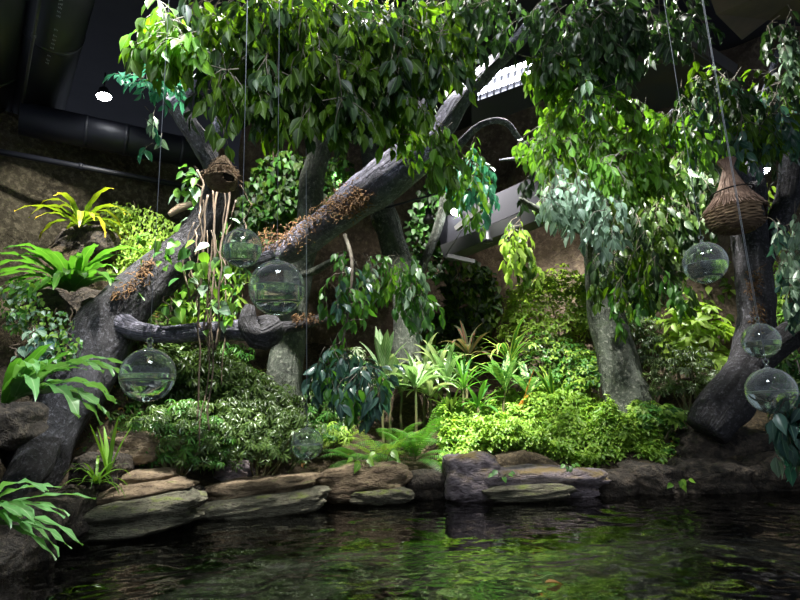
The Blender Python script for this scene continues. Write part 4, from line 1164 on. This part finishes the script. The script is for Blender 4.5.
# ------------------------------------------------------------------ ceiling services
def duct(pts, r, label, bands, rb=1.03, m='duct', name='ceiling_duct', cat='duct', sides=28):
    pts = np.array(pts, float); t = thing(name, pts[0], label, cat)
    mb = MB(); tube(mb, pts, r, sides); mb.build('pipe', M[m], t)
    for u in bands:
        q = pts[0] + (pts[-1] - pts[0]) * u; dd = nrm(pts[-1] - pts[0]); b_ = MB(); tube(b_, [q - dd * .03, q + dd * .03], r * rb, sides); b_.build('coupling', M[m], t)
    return t


def const_z(px0, py0, d0, px1, py1):
    a = P(px0, py0, d0); r = ray(px1, py1); b_ = CAM + r * ((a[2] - CAM[2]) / r[2]); return a, b_


a, b_ = const_z(70, -60, 5.6, 34, 128)
dB = duct([a, b_], .40, 'thick black ceiling duct with white print in the upper left', [.35, .85])
tm = MB(); dd = nrm(b_ - a)
for (px, py) in [(60, 8), (60.5, 4), (59, 12), (58.5, 16), (61, 0), (56, 30), (55, 36), (54, 40), (53, 44), (52, 48), (50, 52), (49, 56), (48, 60), (47, 63)]:
    q = P(px, py, 1); rr = nrm(q - CAM)
    # intersect view ray with duct cylinder
    oc = CAM - a; dp = rr - dd * (rr @ dd); op = oc - dd * (oc @ dd)
    A_, B_, C_ = dp @ dp, 2 * dp @ op, op @ op - .402 ** 2; disc = B_ * B_ - 4 * A_ * C_
    if disc <= 0: continue
    h = CAM + rr * ((-B_ - math.sqrt(disc)) / (2 * A_)); n_ = nrm((h - a) - dd * ((h - a) @ dd)); s_ = np.cross(n_, dd)
    Rm = np.stack([s_, dd, n_], 1)
    for k in range(3):
        box(tm, h + s_ * (.016 * (k - 1)) + dd * rng.uniform(-.01, .01), (.004, rng.uniform(.008, .02), .002), Rm)
o = tm.build('printed_marking', M['mark'], dB); o['label'] = 'faint white printed lettering'
a, b_ = const_z(-10, -60, 5.6, -22, 128)
duct([a, b_], .50, 'thick black ceiling duct at the far upper left corner', [.5])
a, b_ = const_z(46, -40, 5.3, 21, 112)
duct([a, b_], .022, 'thin grey conduit between the two black ducts', [.15, .4], 1.5, 'pipe', 'conduit_pipe', 'pipe', 10)
a, b_ = const_z(20, 118, 8.2, 215, 158)
duct([a, b_], .27, 'horizontal black duct running along the top of the left wall', [.3, .5, .8])
a, b_ = const_z(-20, 148, 7.9, 205, 190)
duct([a, b_], .05, 'thin black pipe under the horizontal duct', [.4], 1.3, 'duct', 'ceiling_pipe', 'pipe', 12)


def lamp_fix(px, py, d, aim, label, on=True, r=.07, L=.16, name='spotlight', stem=.5):
    c = P(px, py, d); dd = nrm(np.array(aim, float)); t = thing(name, c, label, 'spotlight', 'ceiling spotlights')
    mb = MB(); lathe(mb, [(r * .35, -L), (r * .55, -L * .95), (r * .6, -L * .5), (r * .95, -L * .25), (r, 0), (r * .9, .002), (r * .85, -.02)], c, 24, axis=dd); mb.build('lamp_body', M['metal'], t)
    lb = MB(); lathe(lb, [(r * .86, -.012), (r * .5, .004), (1e-5, .008)], c, 24, axis=dd); lb.build('lens', M['lampon'] if on else M['metal'], t)
    sb = MB(); q = c - dd * L * .6; tube(sb, [q, q + [0, 0, stem * .5], q + [0, 0, stem]], .014, 8); sb.build('stem', M['metal'], t)
    return c


lamp_fix(104, 97, 8.2, (.15, -.1, -1), 'small lit spotlight under the ceiling at upper left', stem=.35, r=.13)
lamp_fix(456, 213, 10.5, (-.3, -.25, -.8), 'lit spotlight beside the dark creeper at centre', stem=.6, r=.13)
lamp_fix(763, 172, 9.2, (.1, -.2, -.9), 'lit spotlight glowing behind the fork of the dark tree', stem=.6, r=.14)
lamp_fix(488, 243, 9.0, (0, 0, -1), 'unlit black spotlight hanging below the sloping beam', on=False, r=.085, L=.22, stem=1.2)
lamp_fix(429, 222, 9.4, (0, 0, -1), 'unlit black spotlight hanging left of the lit centre one', on=False, r=.10, L=.26, stem=1.2)

# louvred fluorescent fixture
A, B = P(482, 86, 8.2), P(530, 69, 8.5); c = (A + B) / 2; u = nrm(B - A); n_ = nrm(np.array([-.15, -.55, -.8])); n_ = nrm(n_ - u * (u @ n_)); v = np.cross(n_, u)
Rm = np.stack([u, v, n_], 1); hl = np.linalg.norm(B - A) / 2 * 1.25; hw = .19
t = thing('ceiling_light', c, 'bright louvred strip light among the leaves at top centre', 'ceiling light')
mb = MB(); box(mb, c - n_ * .12, (hl, hw, .02), Rm)
for sg in (-1, 1):
    box(mb, c + v * sg * (hw + .02) - n_ * .04, (hl, .02, .1), Rm); box(mb, c + u * sg * (hl + .02) - n_ * .04, (.02, hw + .04, .1), Rm)
box(mb, c - v * (hw + .28) - n_ * .0, (hl * 1.1, .22, .015), Rm)
mb.build('housing', M['metal'], t, False)
for sg in (-1, 1):
    b_ = MB(); tube(b_, [c + v * sg * hw * .5 - u * hl * .95 - n_ * .03, c + v * sg * hw * .5 + u * hl * .95 - n_ * .03], .045, 12); b_.build('light_tube', M['tubeon'], t)
b_ = MB()
for k in np.linspace(-.9, .9, 9): box(b_, c + u * hl * k + n_ * .04, (.004, hw, .02), Rm)
b_.build('louvre', M['metal'], t, False)

# sloping beam & rods at centre
def beam(name, a, b, w, h, m, label):
    a = np.array(a, float); b = np.array(b, float); u = nrm(b - a); v = nrm(np.cross(u, UP)); n_ = np.cross(v, u)
    mb = MB(); box(mb, (a + b) / 2, (np.linalg.norm(b - a) / 2, w / 2, h / 2), np.stack([u, v, n_], 1)); o = mb.build(name, m, smooth=False)
    return tag(o, label, kind='structure')


beam('beam_centre', P(446, 254, 10.6), P(590, 196, 9.4), .42, .26, M['beam'], 'grey sloping ceiling beam')
beam('beam_upper', P(440, 236, 10.9), P(600, 165, 9.6), .3, .55, M['ceil'], 'black beam above the grey one')
beam('beam_strut', P(456, 229, 8.8), P(492, 200, 8.4), .08, .08, M['pipe'], 'short pale strut under the beam')
beam('beam_ledge', P(447, 256, 9.6), P(474, 262, 9.7), .1, .07, M['beam'], 'pale ledge end under the beam')
t = thing('steel_rod', P(380, 215, 9.4), 'thin dark rod crossing behind the mossy limb', 'rod'); mb = MB(); tube(mb, [P(385, 208, 9.4), P(465, 186, 9.2)], .02, 8); mb.build('rod', M['duct'], t)
t = thing('steel_rod', P(446, 256, 9.5), 'thin slanting wire below the lit centre spotlight', 'rod'); mb = MB(); tube(mb, [P(446, 255, 9.5), P(472, 214, 8.6)], .008, 6); mb.build('rod', M['beam'], t)
t = thing('steel_rod', P(600, 10, 7.5), 'long thin rail slanting under the dark upper right ceiling', 'rod'); mb = MB(); tube(mb, [P(640, 15, 7.5), P(725, 72, 9.0)], .012, 6); mb.build('rod', M['beam'], t)
# overhead rock panels at top right
slab('ceiling_panel_dark', [P(590, 30, 9.4), P(640, 10, 8.4), P(735, 75, 9.6), P(700, 110, 11.0), P(600, 110, 11.4)], .2, plain('grey_panel', (.05, .05, .058), .85, nscale=1.5, c2=(.07, .06, .05), bump=.3), 'dark grey panel of the upper right ceiling')
slab('ceiling_panel_rock', [P(700, -30, 6.6), P(830, -30, 6.2), P(830, 20, 7.0), P(768, 20, 7.4), P(742, 40, 7.6), P(716, 14, 7.0)], .3, plain('overhead_rock', (.12, .085, .055), .9, nscale=2.0, c2=(.07, .055, .04), bump=.6), 'brown overhead rock at the upper right')

# ------------------------------------------------------------------ light
w = bpy.data.worlds.new('world'); S.world = w; w.use_nodes = True
w.node_tree.nodes['Background'].inputs[0].default_value = (.72, .82, 1.0, 1); w.node_tree.nodes['Background'].inputs[1].default_value = .24


def spot(loc, tgt, e, ang=60, blend=.6, col=(1, 1, 1), size=.12):  # unseen spots, several added only to brighten one group of plants
    l = bpy.data.lights.new('unseen_spot', 'SPOT'); l.energy = e; l.spot_size = math.radians(ang); l.spot_blend = blend; l.color = col; l.shadow_soft_size = size
    o = bpy.data.objects.new('unseen_spot', l); COL.objects.link(o); loc = Vector([float(q) for q in loc]); o.location = loc
    o.rotation_euler = (Vector([float(q) for q in tgt]) - loc).to_track_quat('-Z', 'Y').to_euler(); return o


CW = (.88, .95, 1.0); NW = (1, .98, .92)
spot((.8, 6.3, 6.9), P(530, 415, 9.4), 4800, 46, .7, NW)          # ground cover
spot((.9, 9.9, 6.8), P(575, 310, 11.3), 2600, 50, .7, NW)          # lime shrub
spot((-2.2, 5.6, 6.9), P(225, 420, 8.3), 4600, 46, .7, NW)        # left shrubs
spot((-4.0, 5.0, 6.3), P(85, 260, 7.5), 2200, 44, .6, NW)          # left wall ferns
spot((-1.6, 3.4, 5.5), P(30, 420, 5.2), 1300, 50, .7, CW)          # left edge ferns
spot((-.2, 6.4, 6.9), P(420, 370, 9.6), 3400, 40, .7, NW)         # centre plants
spot((3.4, 6.6, 6.9), P(710, 350, 9.5), 3600, 44, .7, NW)         # right shrubs
spot((4.2, 6.2, 6.9), P(760, 300, 8), 600, 50, .7, CW)
spot((-1.0, 6.0, 7.3), P(300, 60, 5), 2000, 110, .6, NW)          # behind/above near canopy
spot((2.2, 7.4, 7.3), P(600, 140, 6.4), 1700, 110, .6, NW)        # above right canopy
spot((.8, 6.4, 8.0), P(480, 80, 6.0), 260, 80, .6, CW)
spot((0.9, 4.4, 6.8), P(385, 185, 6.9), 700, 26, .7, (.78, .84, 1))      # limb
spot((1.6, 3.2, 5.8), P(590, 195, 5.8), 1500, 20, .8, CW)         # pale spray
spot((-1.6, 2.6, 5.4), P(345, 370, 6.5), 260, 26, .8, CW)
spot((-2.8, 3.6, 5.4), P(150, 70, 5.4), 220, 26, .8, (.75, 1, .95))
spot((2.0, 10.0, 6.6), P(560, 290, 13), 170, 80, .7, (1, .95, .85))
spot((5.1, 8.7, 6.6), P(706, 330, 9.8), 1500, 44, .7, NW)
spot((-3.2, 6.4, 6.8), P(40, 235, 9), 700, 36, .8, NW)        # left wall
spot((-3.0, 3.6, 6.0), P(200, 160, 6.8), 350, 30, .8, CW)
spot((-2.6, 7.6, 6.6), P(290, 200, 9.8), 600, 60, .8, NW)  # added to lift the creeper behind the upper globes
spot((.4, 9.6, 6.2), P(470, 310, 12.6), 500, 60, .8, NW)  # added to brighten the back wall creeper
spot((-1.0, 9.4, 5.5), P(340, 300, 12.5), 260, 70, .8, NW)  # added for the dark back wall left of centre
spot((3.0, 1.8, 4.8), P(780, 390, 3.9), 260, 40, .8, CW)  # added for the near leaf cluster and right globes
spot((-2.7, 5.5, 6.4), P(142, 242, 8.4), 1100, 26, .8, NW)  # added to brighten the tiny leaved creeping patch
spot((0, 1.0, 5.5), (0, 8, 1.0), 420, 110, .9, CW, .6)            # added room fill from the viewer side

S.view_settings.view_transform = 'Standard'
S.view_settings.look = 'None'
S.view_settings.gamma = 1.0
S.view_settings.exposure = 0.48
try: S.view_settings.use_curve_mapping = False
except Exception: pass
S.cycles.max_bounces = 10; S.cycles.transparent_max_bounces = 8; S.cycles.transmission_bounces = 10
S.cycles.sample_clamp_indirect = 4.0; S.cycles.sample_clamp_direct = 0.0
S.cycles.caustics_reflective = False
